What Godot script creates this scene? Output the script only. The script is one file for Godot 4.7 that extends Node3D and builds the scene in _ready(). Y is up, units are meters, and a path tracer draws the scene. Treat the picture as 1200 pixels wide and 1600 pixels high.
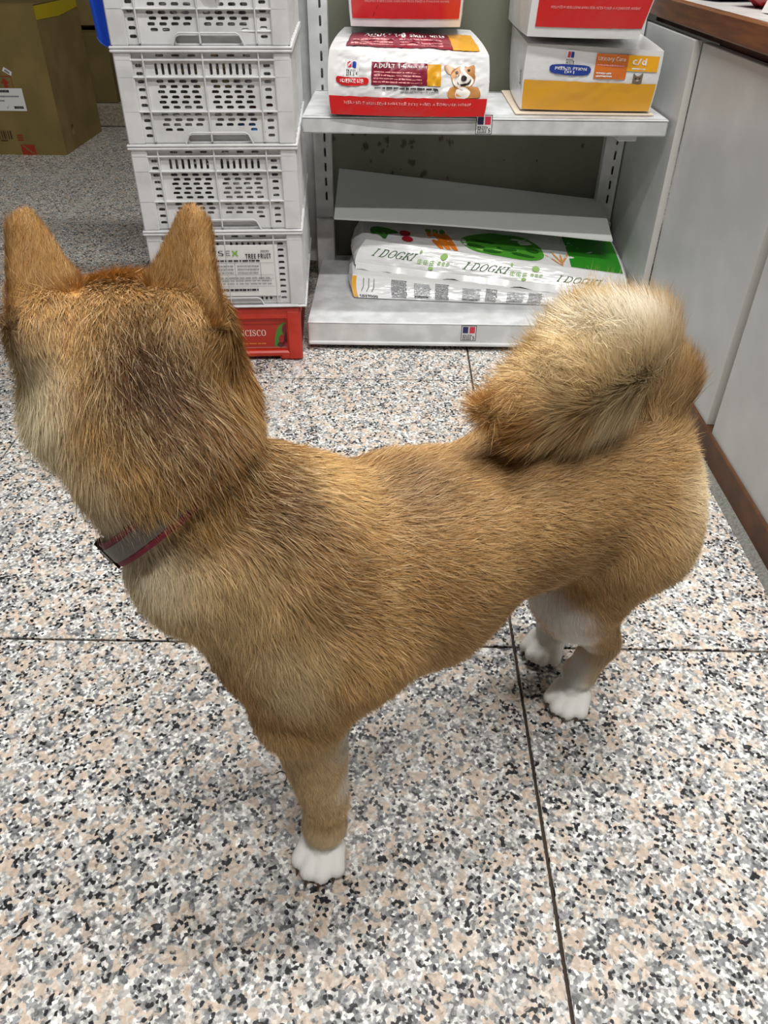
extends Node3D
# A shiba dog on a speckled granite floor in a pet shop, seen from above: shelving with food bags,
# stacked crates, a grey cabinet and cardboard boxes further back.

var M := {}
var used := {}
var rng := RandomNumberGenerator.new()
var wobble := FastNoiseLite.new()

const TILE_X := 0.924
const TILE_Z := 0.8
const JOINT_X := 0.1775
const JOINT_Z := -0.7435


func _ready() -> void:
	rng.seed = 20240
	wobble.seed = 5
	wobble.noise_type = FastNoiseLite.TYPE_SIMPLEX_SMOOTH
	wobble.frequency = 1.0
	make_camera()
	make_light()
	make_materials()
	make_room()
	make_floor()
	make_cabinet()
	make_gondola()
	make_crates()
	make_bags()
	make_boxes()
	make_counter_goods()
	make_dog()


# ------------------------------------------------------------------ camera and light

func make_camera() -> void:
	var c := Camera3D.new()
	c.name = "camera"
	c.fov = rad_to_deg(2.0 * atan(800.0 / 1190.0))
	c.near = 0.02
	c.far = 30.0
	add_child(c)
	c.position = Vector3(0, 0.811, 0)
	c.basis = Basis(Vector3.UP, deg_to_rad(0.69)) * Basis(Vector3.RIGHT, deg_to_rad(-37.6)) * Basis(Vector3.BACK, deg_to_rad(0.47))
	c.current = true


func make_light() -> void:
	var w := WorldEnvironment.new()
	w.name = "world"
	var e := Environment.new()
	e.background_mode = Environment.BG_COLOR
	e.background_color = Color(0.0, 0.0, 0.0)
	e.tonemap_mode = Environment.TONE_MAPPER_LINEAR
	e.tonemap_exposure = 1.0
	e.sdfgi_enabled = true
	e.ssao_enabled = true
	e.ssil_enabled = true
	w.environment = e
	add_child(w)
	# three rows of fluorescent tubes across the shop; their places are read from the shelf's shadow on the cabinet end
	lamp_row(Vector3(0.2, 2.6, 0.2), "white fluorescent ceiling lamp above the dog's standing place")
	lamp_row(Vector3(0.2, 2.6, -0.7), "white fluorescent ceiling lamp between the two other lamps")
	lamp_row(Vector3(0.2, 2.6, -1.9), "white fluorescent ceiling lamp above the shelf front")


func lamp_row(at: Vector3, label: String) -> void:
	var t := thing("ceiling_lamp", label, "lamp", at, 0.0, "ceiling lamps")
	var b := Builder.new()
	b.cbox(Vector3(0, 0.0, 0), Vector3(1.26, 0.04, 0.10), 0.006)
	part(t, "housing", b, flat_mat(Color(0.86, 0.86, 0.85), 0.4))
	var g := Builder.new()
	g.tube([Vector3(-0.6, -0.034, 0), Vector3(0.6, -0.034, 0)], [0.013, 0.013], 12)
	var gm := flat_mat(Color(1, 1, 1), 0.4)
	gm.emission_enabled = true
	gm.emission = Color(1.0, 0.995, 0.985)
	gm.emission_energy_multiplier = 3.0
	part(t, "lamp_tube", g, gm)
	var l := AreaLight3D.new()
	l.name = "tube_light"
	l.light_color = Color(1.0, 0.995, 0.985)
	l.area_size = Vector2(1.2, 0.05)
	l.light_energy = LAMP
	l.shadow_enabled = true
	l.area_range = 12.0
	add_child(l)
	l.position = at + Vector3(0, -0.055, 0)
	l.rotation_degrees.x = -90


const LAMP := 3.8


# ------------------------------------------------------------------ mesh helpers

class Builder:
	var v := PackedVector3Array()
	var n := PackedVector3Array()
	var uv := PackedVector2Array()
	var c := PackedColorArray()
	var ix := PackedInt32Array()
	var col := Color.WHITE

	func vert(p: Vector3, q: Vector3, t := Vector2.ZERO) -> int:
		v.append(p)
		n.append(q)
		uv.append(t)
		c.append(col)
		return v.size() - 1

	# corners counter-clockwise as seen from outside
	func tri(a: Vector3, b: Vector3, d: Vector3) -> void:
		var q := (b - a).cross(d - a)
		if q.length_squared() < 1e-20:
			return
		q = q.normalized()
		var k := vert(a, q)
		vert(b, q)
		vert(d, q)
		ix.append_array(PackedInt32Array([k, k + 2, k + 1]))

	func quad(a: Vector3, b: Vector3, d: Vector3, e: Vector3, t := Rect2(0, 0, 1, 1)) -> void:
		var q := (d - a).cross(e - b).normalized()
		var k := vert(a, q, t.position + Vector2(0, t.size.y))
		vert(b, q, t.position + t.size)
		vert(d, q, t.position + Vector2(t.size.x, 0))
		vert(e, q, t.position)
		ix.append_array(PackedInt32Array([k, k + 2, k + 1, k, k + 3, k + 2]))

	func box(at: Vector3, s: Vector3) -> void:
		cbox(at, s, 0.0)

	func cbox(at: Vector3, s: Vector3, ch: float, turn := Basis.IDENTITY) -> void:
		var h := s * 0.5
		ch = minf(ch, minf(h.x, minf(h.y, h.z)) * 0.6)
		var ax := [Vector3.RIGHT, Vector3.UP, Vector3.BACK]
		for i in 3:
			for sg in [-1.0, 1.0]:
				var nn: Vector3 = ax[i] * sg
				var uu: Vector3 = ax[(i + 1) % 3] * sg
				var vv: Vector3 = ax[(i + 2) % 3]
				var hu: float = h[(i + 1) % 3] - ch
				var hv: float = h[(i + 2) % 3] - ch
				var o: Vector3 = nn * h[i]
				quad(at + turn * (o - uu * hu - vv * hv), at + turn * (o + uu * hu - vv * hv), at + turn * (o + uu * hu + vv * hv), at + turn * (o - uu * hu + vv * hv))
		if ch <= 0.0:
			return
		for i in 3:
			var j := (i + 1) % 3
			var k := (i + 2) % 3
			for sj in [-1.0, 1.0]:
				for sk in [-1.0, 1.0]:
					var a0: Vector3 = ax[j] * sj * h[j] + ax[k] * sk * (h[k] - ch)
					var a1: Vector3 = ax[j] * sj * (h[j] - ch) + ax[k] * sk * h[k]
					var e0: Vector3 = ax[i] * (h[i] - ch)
					if sj * sk > 0:
						quad(at + turn * (a0 - e0), at + turn * (a1 - e0), at + turn * (a1 + e0), at + turn * (a0 + e0))
					else:
						quad(at + turn * (a1 - e0), at + turn * (a0 - e0), at + turn * (a0 + e0), at + turn * (a1 + e0))
		for sx in [-1.0, 1.0]:
			for sy in [-1.0, 1.0]:
				for sz in [-1.0, 1.0]:
					var p0 := Vector3(sx * h.x, sy * (h.y - ch), sz * (h.z - ch))
					var p1 := Vector3(sx * (h.x - ch), sy * h.y, sz * (h.z - ch))
					var p2 := Vector3(sx * (h.x - ch), sy * (h.y - ch), sz * h.z)
					if sx * sy * sz > 0:
						tri(at + turn * p0, at + turn * p1, at + turn * p2)
					else:
						tri(at + turn * p0, at + turn * p2, at + turn * p1)

	# a round bar through the points
	func tube(pts: Array, rad: Array, sides := 8, caps := true) -> void:
		var rings := []
		var up := Vector3.UP
		for i in pts.size():
			var d: Vector3 = (pts[mini(i + 1, pts.size() - 1)] - pts[maxi(i - 1, 0)]).normalized()
			if absf(d.dot(up)) > 0.95:
				up = Vector3.RIGHT if absf(d.x) < 0.8 else Vector3.BACK
			var s := d.cross(up).normalized()
			up = s.cross(d).normalized()
			var row := []
			for k in sides:
				var a := TAU * k / sides
				var q := s * cos(a) + up * sin(a)
				row.append(vert(pts[i] + q * rad[i], q))
			rings.append(row)
		for i in pts.size() - 1:
			for k in sides:
				var a: int = rings[i][k]
				var b: int = rings[i][(k + 1) % sides]
				var d: int = rings[i + 1][(k + 1) % sides]
				var e: int = rings[i + 1][k]
				ix.append_array(PackedInt32Array([a, b, d, a, d, e]))
		if caps:
			for end in [0, pts.size() - 1]:
				var d: Vector3 = (pts[1] - pts[0]).normalized() * -1.0 if end == 0 else (pts[-1] - pts[-2]).normalized()
				var m := vert(pts[end], d)
				for k in sides:
					var a := vert(v[rings[end][k]], d)
					var b := vert(v[rings[end][(k + 1) % sides]], d)
					if end == 0:
						ix.append_array(PackedInt32Array([m, b, a]))
					else:
						ix.append_array(PackedInt32Array([m, a, b]))

	# a grid of points [row][column]; rows run along «up», columns along «right» as seen from outside
	func grid(p: Array, closed := false) -> void:
		var nr := p.size()
		var nc: int = p[0].size()
		var base := v.size()
		for r in nr:
			for k in nc:
				var kn: int = (k + 1) % nc if closed else mini(k + 1, nc - 1)
				var kp: int = (k + nc - 1) % nc if closed else maxi(k - 1, 0)
				var du: Vector3 = p[r][kn] - p[r][kp]
				var dv: Vector3 = p[mini(r + 1, nr - 1)][k] - p[maxi(r - 1, 0)][k]
				var q := du.cross(dv)
				vert(p[r][k], q.normalized() if q.length_squared() > 1e-18 else Vector3.UP, Vector2(float(k) / (nc - 1), 1.0 - float(r) / (nr - 1)))
		for r in nr - 1:
			for k in (nc if closed else nc - 1):
				var k1 := (k + 1) % nc
				var a := base + r * nc + k
				var b := base + r * nc + k1
				ix.append_array(PackedInt32Array([a, b + nc, b, a, a + nc, b + nc]))

	func mesh() -> ArrayMesh:
		var arr := []
		arr.resize(Mesh.ARRAY_MAX)
		arr[Mesh.ARRAY_VERTEX] = v
		arr[Mesh.ARRAY_NORMAL] = n
		arr[Mesh.ARRAY_TEX_UV] = uv
		arr[Mesh.ARRAY_COLOR] = c
		arr[Mesh.ARRAY_INDEX] = ix
		var m := ArrayMesh.new()
		m.add_surface_from_arrays(Mesh.PRIMITIVE_TRIANGLES, arr)
		return m


func numbered(called: String) -> String:
	var k: int = used.get(called, 0)
	used[called] = k + 1
	return called if k == 0 else "%s_%03d" % [called, k]


func thing(called: String, label: String, category: String, at := Vector3.ZERO, turn := 0.0, group := "") -> Node3D:
	var o := Node3D.new()
	o.name = numbered(called)
	add_child(o)
	o.position = at
	o.rotation.y = turn
	o.set_meta("label", label)
	o.set_meta("category", category)
	if group:
		o.set_meta("group", group)
	return o


func put(parent: Node3D, called: String, m: Mesh, material: Material) -> MeshInstance3D:
	var o := MeshInstance3D.new()
	o.name = called
	o.mesh = m
	o.material_override = material
	parent.add_child(o, true)
	return o


func part(parent: Node3D, called: String, b: Builder, material: Material) -> MeshInstance3D:
	return put(parent, called, b.mesh(), material)


func struct(called: String, b: Builder, material: Material, label := "") -> MeshInstance3D:
	var o := put(self, called, b.mesh(), material)
	o.set_meta("kind", "structure")
	if label:
		o.set_meta("label", label)
	return o


func flat_mat(c: Color, rough := 0.6, spec := 0.5) -> StandardMaterial3D:
	var m := StandardMaterial3D.new()
	m.albedo_color = c
	m.roughness = rough
	m.metallic_specular = spec
	return m


func c8(r: int, g: int, b: int) -> Color:
	return Color(r / 255.0, g / 255.0, b / 255.0)


# ------------------------------------------------------------------ prints on surfaces: f(u, v) gives [place, normal]

func plane_of(o: Vector3, ux: Vector3, vy: Vector3) -> Callable:
	var q := ux.cross(vy).normalized()
	return func(u: float, v: float) -> Array: return [o + ux * u + vy * v, q]


func ink(parent: Node3D, called: String, f: Callable, r: Rect2, material: Material, lift := 0.0005, nu := 8, nv := 4) -> MeshInstance3D:
	var b := Builder.new()
	var rows := []
	for j in nv + 1:
		var row := []
		for i in nu + 1:
			var h: Array = f.call(r.position.x + r.size.x * i / nu, r.position.y + r.size.y * j / nv)
			row.append(h[0] + h[1] * lift)
		rows.append(row)
	b.grid(rows)
	return part(parent, called, b, material)


func ink_shape(parent: Node3D, called: String, f: Callable, pts: PackedVector2Array, material: Material, lift := 0.0008) -> MeshInstance3D:
	var b := Builder.new()
	if Geometry2D.is_polygon_clockwise(pts):
		pts.reverse()
	var ids := Geometry2D.triangulate_polygon(pts)
	for p in pts:
		var h: Array = f.call(p.x, p.y)
		b.vert(h[0] + h[1] * lift, h[1])
	for t in ids.size() / 3:
		var p0 := pts[ids[t * 3]]
		var p1 := pts[ids[t * 3 + 1]]
		var p2 := pts[ids[t * 3 + 2]]
		if (p1 - p0).cross(p2 - p0) > 0:
			b.ix.append_array(PackedInt32Array([ids[t * 3], ids[t * 3 + 2], ids[t * 3 + 1]]))
		else:
			b.ix.append_array(PackedInt32Array([ids[t * 3], ids[t * 3 + 1], ids[t * 3 + 2]]))
	return part(parent, called, b, material)


func oval(cx: float, cy: float, rx: float, ry: float, k := 18, turn := 0.0) -> PackedVector2Array:
	var p := PackedVector2Array()
	for i in k:
		var a := TAU * i / k
		p.append(Vector2(cx, cy) + Vector2(cos(a) * cos(turn) * rx - sin(a) * sin(turn) * ry, cos(a) * sin(turn) * rx + sin(a) * cos(turn) * ry))
	return p


func smooth_shape(pts: Array, steps := 4) -> PackedVector2Array:
	var out := PackedVector2Array()
	var k := pts.size()
	for i in k:
		for s in steps:
			out.append((pts[i] as Vector2).cubic_interpolate(pts[(i + 1) % k], pts[(i + k - 1) % k], pts[(i + 2) % k], float(s) / steps))
	return out


func letters(parent: Node3D, f: Callable, text: String, r: Rect2, material: Material, bold := false, serif := false, lift := 0.0012, called := "lettering", slant := 0.0) -> MeshInstance3D:
	var t := TextMesh.new()
	var font := SystemFont.new()
	font.font_names = PackedStringArray(["Droid Serif" if serif else "Droid Sans"])
	font.font_weight = 700 if bold else 400
	t.font = font
	t.font_size = 32
	t.depth = 0.0
	t.text = text
	t.curve_step = 3.0
	var arr := t.surface_get_arrays(0)
	var p: PackedVector3Array = arr[Mesh.ARRAY_VERTEX]
	var lo := Vector3(1e9, 1e9, 0)
	var hi := Vector3(-1e9, -1e9, 0)
	for q in p:
		lo = lo.min(q)
		hi = hi.max(q)
	var b := Builder.new()
	for q in p:
		var y := (q.y - lo.y) / maxf(hi.y - lo.y, 1e-6)
		var x := (q.x - lo.x) / maxf(hi.x - lo.x, 1e-6)
		var h: Array = f.call(r.position.x + r.size.x * x + slant * y, r.position.y + r.size.y * y)
		b.vert(h[0] + h[1] * lift, h[1])
	b.ix = arr[Mesh.ARRAY_INDEX]
	return part(parent, called, b, material)


# grey rows of print too small to read
func fine_print(parent: Node3D, f: Callable, r: Rect2, rows: int, material: Material, seed_value: int, lift := 0.0012, thick := 0.45) -> void:
	var g := RandomNumberGenerator.new()
	g.seed = seed_value
	var b := Builder.new()
	var dy := r.size.y / rows
	for k in rows:
		var y := r.end.y - dy * (k + 0.75)
		var x := r.position.x
		while x < r.end.x - 0.01:
			var w := minf(r.size.x * g.randf_range(0.03, 0.12), r.end.x - x)
			var pts := []
			for q in [Vector2(x, y), Vector2(x + w, y), Vector2(x + w, y + dy * thick), Vector2(x, y + dy * thick)]:
				var h: Array = f.call(q.x, q.y)
				pts.append(h[0] + h[1] * lift)
			b.quad(pts[0], pts[1], pts[2], pts[3])
			x += w + r.size.x * g.randf_range(0.008, 0.02)
	part(parent, "fine_print", b, material)


# ------------------------------------------------------------------ materials

func blotch_texture(size: int, a: Color, b: Color, freq: float, seed_value: int, octaves := 4, stops := [0.0, 1.0]) -> NoiseTexture2D:
	var t := NoiseTexture2D.new()
	t.width = size
	t.height = size
	t.seamless = true
	var f := FastNoiseLite.new()
	f.seed = seed_value
	f.frequency = freq
	f.fractal_octaves = octaves
	t.noise = f
	var g := Gradient.new()
	g.offsets = PackedFloat32Array(stops)
	g.colors = PackedColorArray([a, b])
	t.color_ramp = g
	return t


func worn(a: Color, b: Color, rough: float, scale: float, seed_value: int, freq := 0.02, stops := [0.3, 0.75]) -> StandardMaterial3D:
	var m := flat_mat(Color.WHITE, rough)
	m.albedo_texture = blotch_texture(256, a, b, freq, seed_value, 5, stops)
	m.uv1_triplanar = true
	m.uv1_world_triplanar = true
	m.uv1_scale = Vector3.ONE * scale
	return m


func granite_image() -> Image:
	var k := 2048
	var fine := noise_bytes(k, 0.135, 11, true)
	var fine2 := noise_bytes(k, 0.085, 18, true)
	var mica := noise_bytes(k, 0.125, 12, true)
	var spar := noise_bytes(k, 0.045, 13, true)
	var drift := noise_bytes(k, 0.009, 14, false)
	var drift2 := noise_bytes(k, 0.018, 15, false)
	# tones by crystal
	var tone := PackedFloat32Array()
	for i in 256:
		var q := i / 255.0
		tone.append(0.40 if q < 0.14 else (0.55 if q < 0.34 else (0.66 if q < 0.56 else (0.78 if q < 0.78 else 0.92))))
	var out := PackedByteArray()
	out.resize(k * k * 3)
	for i in k * k:
		var s := (tone[fine[i]] * 0.62 + tone[fine2[i]] * 0.38) * 1.10
		var r := s * 0.99
		var g := s * 0.985
		var b := s * 0.965
		var sp := spar[i]
		if sp > 152 and fine2[i] > 50:
			var w := 0.66 if sp > 206 else 0.46
			r += (0.80 - r) * w
			g += (0.70 - g) * w
			b += (0.61 - b) * w
		elif sp < 70 and fine[i] < 176:
			r *= 0.76
			g *= 0.77
			b *= 0.79
		var th := 24 + int((drift[i] - 118) * 0.34 + (drift2[i] - 128) * 0.26)
		if sp > 214:
			th -= 16
		if mica[i] < th:
			var d := 0.10 if fine[i] < 190 else 0.22
			r = d
			g = d
			b = d * 1.08
		elif mica[i] < th + 14:
			r *= 0.68
			g *= 0.68
			b *= 0.70
		out[i * 3] = mini(255, int(r * 255))
		out[i * 3 + 1] = mini(255, int(g * 255))
		out[i * 3 + 2] = mini(255, int(b * 255))
	return Image.create_from_data(k, k, false, Image.FORMAT_RGB8, out)


func noise_bytes(k: int, freq: float, seed_value: int, cells: bool) -> PackedByteArray:
	var f := FastNoiseLite.new()
	f.seed = seed_value
	f.frequency = freq
	if cells:
		f.noise_type = FastNoiseLite.TYPE_CELLULAR
		f.cellular_return_type = FastNoiseLite.RETURN_CELL_VALUE
		f.cellular_jitter = 1.0
		f.fractal_type = FastNoiseLite.FRACTAL_NONE
		f.domain_warp_enabled = true
		f.domain_warp_amplitude = 0.55 / freq
		f.domain_warp_frequency = freq * 0.8
		f.domain_warp_fractal_type = FastNoiseLite.DOMAIN_WARP_FRACTAL_NONE
	else:
		f.fractal_octaves = 3
	var im := f.get_seamless_image(k, k, false, false, 0.08, true)
	im.convert(Image.FORMAT_L8)
	return im.get_data()


func make_materials() -> void:
	M.white_paint = worn(c8(206, 208, 208), c8(226, 228, 228), 0.45, 2.2, 31)
	M.shelf_paint = worn(c8(194, 196, 196), c8(214, 216, 218), 0.45, 2.0, 32, 0.03)
	M.laminate = worn(c8(186, 188, 188), c8(194, 196, 196), 0.38, 1.3, 33)
	M.edge = flat_mat(c8(206, 205, 198), 0.5)
	M.wood = worn(c8(86, 48, 16), c8(114, 66, 24), 0.45, 2.0, 34, 0.015)
	M.wood.uv1_scale = Vector3(9.0, 14.0, 1.2)
	M.dark_wood = worn(c8(74, 44, 20), c8(96, 60, 30), 0.6, 2.0, 35, 0.02)
	M.dark_gap = flat_mat(c8(30, 20, 14), 0.9)
	M.mortar = worn(c8(98, 98, 92), c8(134, 134, 128), 0.9, 12.0, 36, 0.05)
	M.wall = worn(c8(124, 122, 116), c8(134, 132, 126), 0.85, 0.8, 37)
	M.card = worn(c8(118, 101, 56), c8(130, 111, 64), 0.85, 1.5, 38, 0.01)
	M.card_dark = worn(c8(104, 89, 50), c8(116, 99, 57), 0.85, 1.5, 39, 0.01)
	M.stone = worn(c8(128, 118, 102), c8(160, 150, 134), 0.95, 6.0, 42, 0.04)
	M.counter = worn(c8(166, 162, 158), c8(178, 174, 170), 0.5, 2.0, 43)
	M.crate_white = worn(c8(200, 200, 199), c8(216, 216, 217), 0.42, 2.0, 40, 0.02, [0.25, 0.6])
	M.crate_red = worn(c8(186, 44, 26), c8(200, 54, 34), 0.4, 3.0, 41)
	M.black = flat_mat(c8(16, 15, 14), 0.9)
	M.grout = flat_mat(c8(62, 52, 44), 0.95)
	M.film_white = film(c8(226, 226, 226))
	M.film_red = film(c8(206, 32, 34))
	M.film_burgundy = film(c8(128, 22, 50))
	M.film_yellow = film(c8(222, 160, 30))
	M.film_orange = film(c8(214, 112, 36))
	M.film_blue = film(c8(24, 58, 150))
	M.film_navy = film(c8(34, 34, 92))
	M.film_rose = film(c8(206, 44, 72))
	M.film_green = film(c8(46, 140, 34))
	M.film_grey = film(c8(176, 178, 182))
	M.ink_black = flat_mat(c8(26, 26, 30), 0.6)
	M.ink_grey = flat_mat(c8(128, 130, 134), 0.7)
	M.ink_white = flat_mat(c8(232, 232, 230), 0.5)
	M.ink_pink = flat_mat(c8(226, 150, 150), 0.5)
	M.ink_red = flat_mat(c8(186, 40, 24), 0.7)
	M.ink_green = flat_mat(c8(44, 92, 30), 0.6)
	M.ink_lime = flat_mat(c8(150, 192, 104), 0.6)
	M.paper = flat_mat(c8(224, 224, 222), 0.8)


func film(c: Color) -> StandardMaterial3D:
	var m := flat_mat(c, 0.30, 0.5)
	m.clearcoat_enabled = true
	m.clearcoat = 0.4
	m.clearcoat_roughness = 0.15
	return m


# ------------------------------------------------------------------ room

func make_room() -> void:
	var x0 := -2.59
	var x1 := 2.6
	var z0 := -5.4
	var z1 := 2.6
	var top := 2.66
	var b := Builder.new()
	b.box(Vector3((x0 + x1) / 2, top + 0.05, (z0 + z1) / 2), Vector3(x1 - x0 + 0.4, 0.1, z1 - z0 + 0.4))
	struct("ceiling", b, M.wall)
	for w in [["wall_left", Vector3(x0 - 0.05, top / 2, (z0 + z1) / 2), Vector3(0.1, top + 0.1, z1 - z0)], ["wall_right", Vector3(x1 + 0.05, top / 2, (z0 + z1) / 2), Vector3(0.1, top + 0.1, z1 - z0)],
			["wall_back", Vector3((x0 + x1) / 2, top / 2, z0 - 0.05), Vector3(x1 - x0 + 0.2, top + 0.1, 0.1)], ["wall_front", Vector3((x0 + x1) / 2, top / 2, z1 + 0.05), Vector3(x1 - x0 + 0.2, top + 0.1, 0.1)]]:
		var q := Builder.new()
		q.box(w[1], w[2])
		struct(w[0], q, M.wall)


func make_floor() -> void:
	var base := Builder.new()
	base.box(Vector3(-0.2, -0.054, -1.4), Vector3(5.8, 0.1, 8.2))
	var fl := struct("floor", base, M.grout, "floor of large polished granite slabs with dark joints")
	var tex := ImageTexture.create_from_image(granite_image())
	var m := flat_mat(Color.WHITE, 0.46, 0.4)
	m.albedo_texture = tex
	M.granite = m
	var gap := 0.0038
	var meshes := []
	for k in 8:
		var b := Builder.new()
		var w := TILE_X - gap
		var d := TILE_Z - gap
		var ch := 0.0008
		var o := Vector2(0.37 * k, 0.23 * k * k)
		var flip := 1.0 if k % 2 == 0 else -1.0
		var s := Vector2(flip, 0.866 * (1.0 if k % 4 < 2 else -1.0))
		# top, slightly eased edges, sides
		b.quad(Vector3(-w / 2 + ch, 0, d / 2 - ch), Vector3(w / 2 - ch, 0, d / 2 - ch), Vector3(w / 2 - ch, 0, -d / 2 + ch), Vector3(-w / 2 + ch, 0, -d / 2 + ch), Rect2(o, s))
		var top := [Vector3(-w / 2 + ch, 0, d / 2 - ch), Vector3(w / 2 - ch, 0, d / 2 - ch), Vector3(w / 2 - ch, 0, -d / 2 + ch), Vector3(-w / 2 + ch, 0, -d / 2 + ch)]
		var low := [Vector3(-w / 2, -ch, d / 2), Vector3(w / 2, -ch, d / 2), Vector3(w / 2, -ch, -d / 2), Vector3(-w / 2, -ch, -d / 2)]
		for i in 4:
			var j := (i + 1) % 4
			b.quad(low[i], low[j], top[j], top[i], Rect2(o, Vector2(0.9, 0.002)))
			b.quad(low[i] + Vector3(0, -0.01, 0), low[j] + Vector3(0, -0.01, 0), low[j], low[i], Rect2(o, Vector2(0.9, 0.01)))
		meshes.append(b.mesh())
	for i in range(-3, 3):
		for j in range(-6, 4):
			var t := put(fl, "tile", meshes[posmod(i * 3 + j * 5, 8)], m)
			t.position = Vector3(JOINT_X + (i + 0.5) * TILE_X, 0, JOINT_Z + (j + 0.5) * TILE_Z)
	# a curled hair lying on the tiles
	var h := Builder.new()
	var pts := []
	for k in 11:
		var a := -0.5 + 3.0 * k / 10.0
		pts.append(Vector3(-0.128 + 0.0075 * cos(a), 0.0006, -0.527 - 0.009 * sin(a)))
	var rad := []
	for k in 11:
		rad.append(0.0006)
	h.tube(pts, rad, 5)
	var hair := thing("shed_hair", "single curled dark hair lying on the granite floor", "hair")
	part(hair, "strand", h, flat_mat(c8(60, 40, 26), 0.6))


# ------------------------------------------------------------------ cabinet on the right

func make_cabinet() -> void:
	var t := thing("cabinet", "grey laminate cabinet with plain doors on a brown wooden plinth", "cabinet", Vector3(0.6, 0, -1.0))
	var dz := 1.0
	# carcass
	var b := Builder.new()
	b.cbox(Vector3(0.33, 0.345, dz - 0.735), Vector3(0.60, 0.585, 2.04), 0.001)
	part(t, "carcass", b, M.dark_wood)
	var p := Builder.new()
	p.cbox(Vector3(0.302, 0.030, dz - 0.735), Vector3(0.616, 0.058, 2.04), 0.002)
	part(t, "plinth", p, M.dark_wood)
	# doors: face at x = 0, thickness 15 mm; the first seam is the brown gap beside the dog's rump
	var seams := [[-1.762, -1.268], [-1.236, -0.742], [-0.726, -0.232], [-0.216, 0.28]]
	for s in seams:
		var d := Builder.new()
		d.cbox(Vector3(0.0085, 0.340, dz + (s[0] + s[1]) / 2), Vector3(0.017, 0.586, s[1] - s[0]), 0.0012)
		var door := part(t, "door", d, M.laminate)
		var e := Builder.new()
		e.cbox(Vector3(0.0085, 0.340, dz + s[1] + 0.0004), Vector3(0.0166, 0.585, 0.0012), 0.0)
		part(door, "edge_strip", e, M.edge)
	# the end board that closes the shelf bay
	var q := Builder.new()
	q.cbox(Vector3(-0.0075, 0.318, dz - 1.77 - 0.22), Vector3(0.015, 0.636, 0.44), 0.001)
	var board := part(t, "end_board", q, M.laminate)
	var qe := Builder.new()
	qe.box(Vector3(-0.0075, 0.318, dz - 1.7695), Vector3(0.0148, 0.634, 0.0012))
	part(board, "edge_strip", qe, M.edge)
	# rail in the shade under the worktop
	var r := Builder.new()
	r.box(Vector3(0.31, 0.642, dz - 0.95), Vector3(0.58, 0.016, 2.48))
	part(t, "top_rail", r, M.dark_wood)
	# mortar line along the plinth
	var f := Builder.new()
	var rows := [[], []]
	for k in 40:
		var z := 0.3 - 2.0 * k / 39.0
		var w := 0.0012 * wobble.get_noise_1d(z * 60.0)
		rows[0].append(Vector3(0.5800 + w, 0.0006, z))
		rows[1].append(Vector3(0.5945, 0.011 + w, z))
	rows[0].reverse()
	rows[1].reverse()
	for row in rows:
		row.reverse()
	f.grid([rows[0], rows[1]])
	struct("trim_1", f, M.mortar, "grey mortar fillet along the foot of the cabinet plinth")
	# worktop: a slab with a wooden front edge
	var w2 := thing("worktop", "pale worktop with a thick brown wooden edge on the cabinet", "worktop", Vector3(0.6, 0.651, -1.0))
	var s2 := Builder.new()
	s2.cbox(Vector3(0.31, 0.0205, dz - 0.95), Vector3(0.62, 0.039, 2.5), 0.001)
	part(w2, "slab", s2, M.counter)
	var s3 := Builder.new()
	s3.cbox(Vector3(-0.008, 0.020, dz - 0.95), Vector3(0.018, 0.040, 2.5), 0.003)
	part(w2, "wooden_edge", s3, M.wood)


# ------------------------------------------------------------------ a wall with openings: rows are [y0, y1, [[x0, x1], ...]] on the plane o + ux * x + vy * y

func perforated(b: Builder, o: Vector3, ux: Vector3, vy: Vector3, w: float, h: float, rows: Array, thick: float) -> void:
	var nz := ux.cross(vy).normalized()
	var y := 0.0
	for r in rows:
		if r[0] > y + 1e-5:
			slab(b, o, ux, vy, nz, 0.0, w, y, r[0], thick)
		var x := 0.0
		for g in r[2]:
			if g[0] > x:
				slab(b, o, ux, vy, nz, x, g[0], r[0], r[1], thick)
			var rr: float = minf(r[1] - r[0], g[1] - g[0]) * 0.5
			for c in [[g[0], r[0], 1, 1], [g[1], r[0], -1, 1], [g[1], r[1], -1, -1], [g[0], r[1], 1, -1]]:
				var a: Vector3 = o + ux * c[0] + vy * c[1]
				var p1: Vector3 = a + ux * rr * c[2]
				var p2: Vector3 = a + vy * rr * c[3]
				var pm: Vector3 = a + (ux * c[2] + vy * c[3]) * rr * 0.293
				if c[2] * c[3] > 0:
					b.tri(a, p1, pm)
					b.tri(a, pm, p2)
				else:
					b.tri(a, pm, p1)
					b.tri(a, p2, pm)
			x = g[1]
		if x < w:
			slab(b, o, ux, vy, nz, x, w, r[0], r[1], thick)
		y = r[1]
	if y < h:
		slab(b, o, ux, vy, nz, 0.0, w, y, h, thick)


func slab(b: Builder, o: Vector3, ux: Vector3, vy: Vector3, nz: Vector3, xa: float, xb: float, ya: float, yb: float, thick: float) -> void:
	var p := [o + ux * xa + vy * ya, o + ux * xb + vy * ya, o + ux * xb + vy * yb, o + ux * xa + vy * yb]
	var d := nz * -thick
	b.quad(p[0], p[1], p[2], p[3])
	b.quad(p[1] + d, p[0] + d, p[3] + d, p[2] + d)
	for i in 4:
		var j := (i + 1) % 4
		b.quad(p[j], p[i], p[i] + d, p[j] + d)


# ------------------------------------------------------------------ shelving

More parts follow.
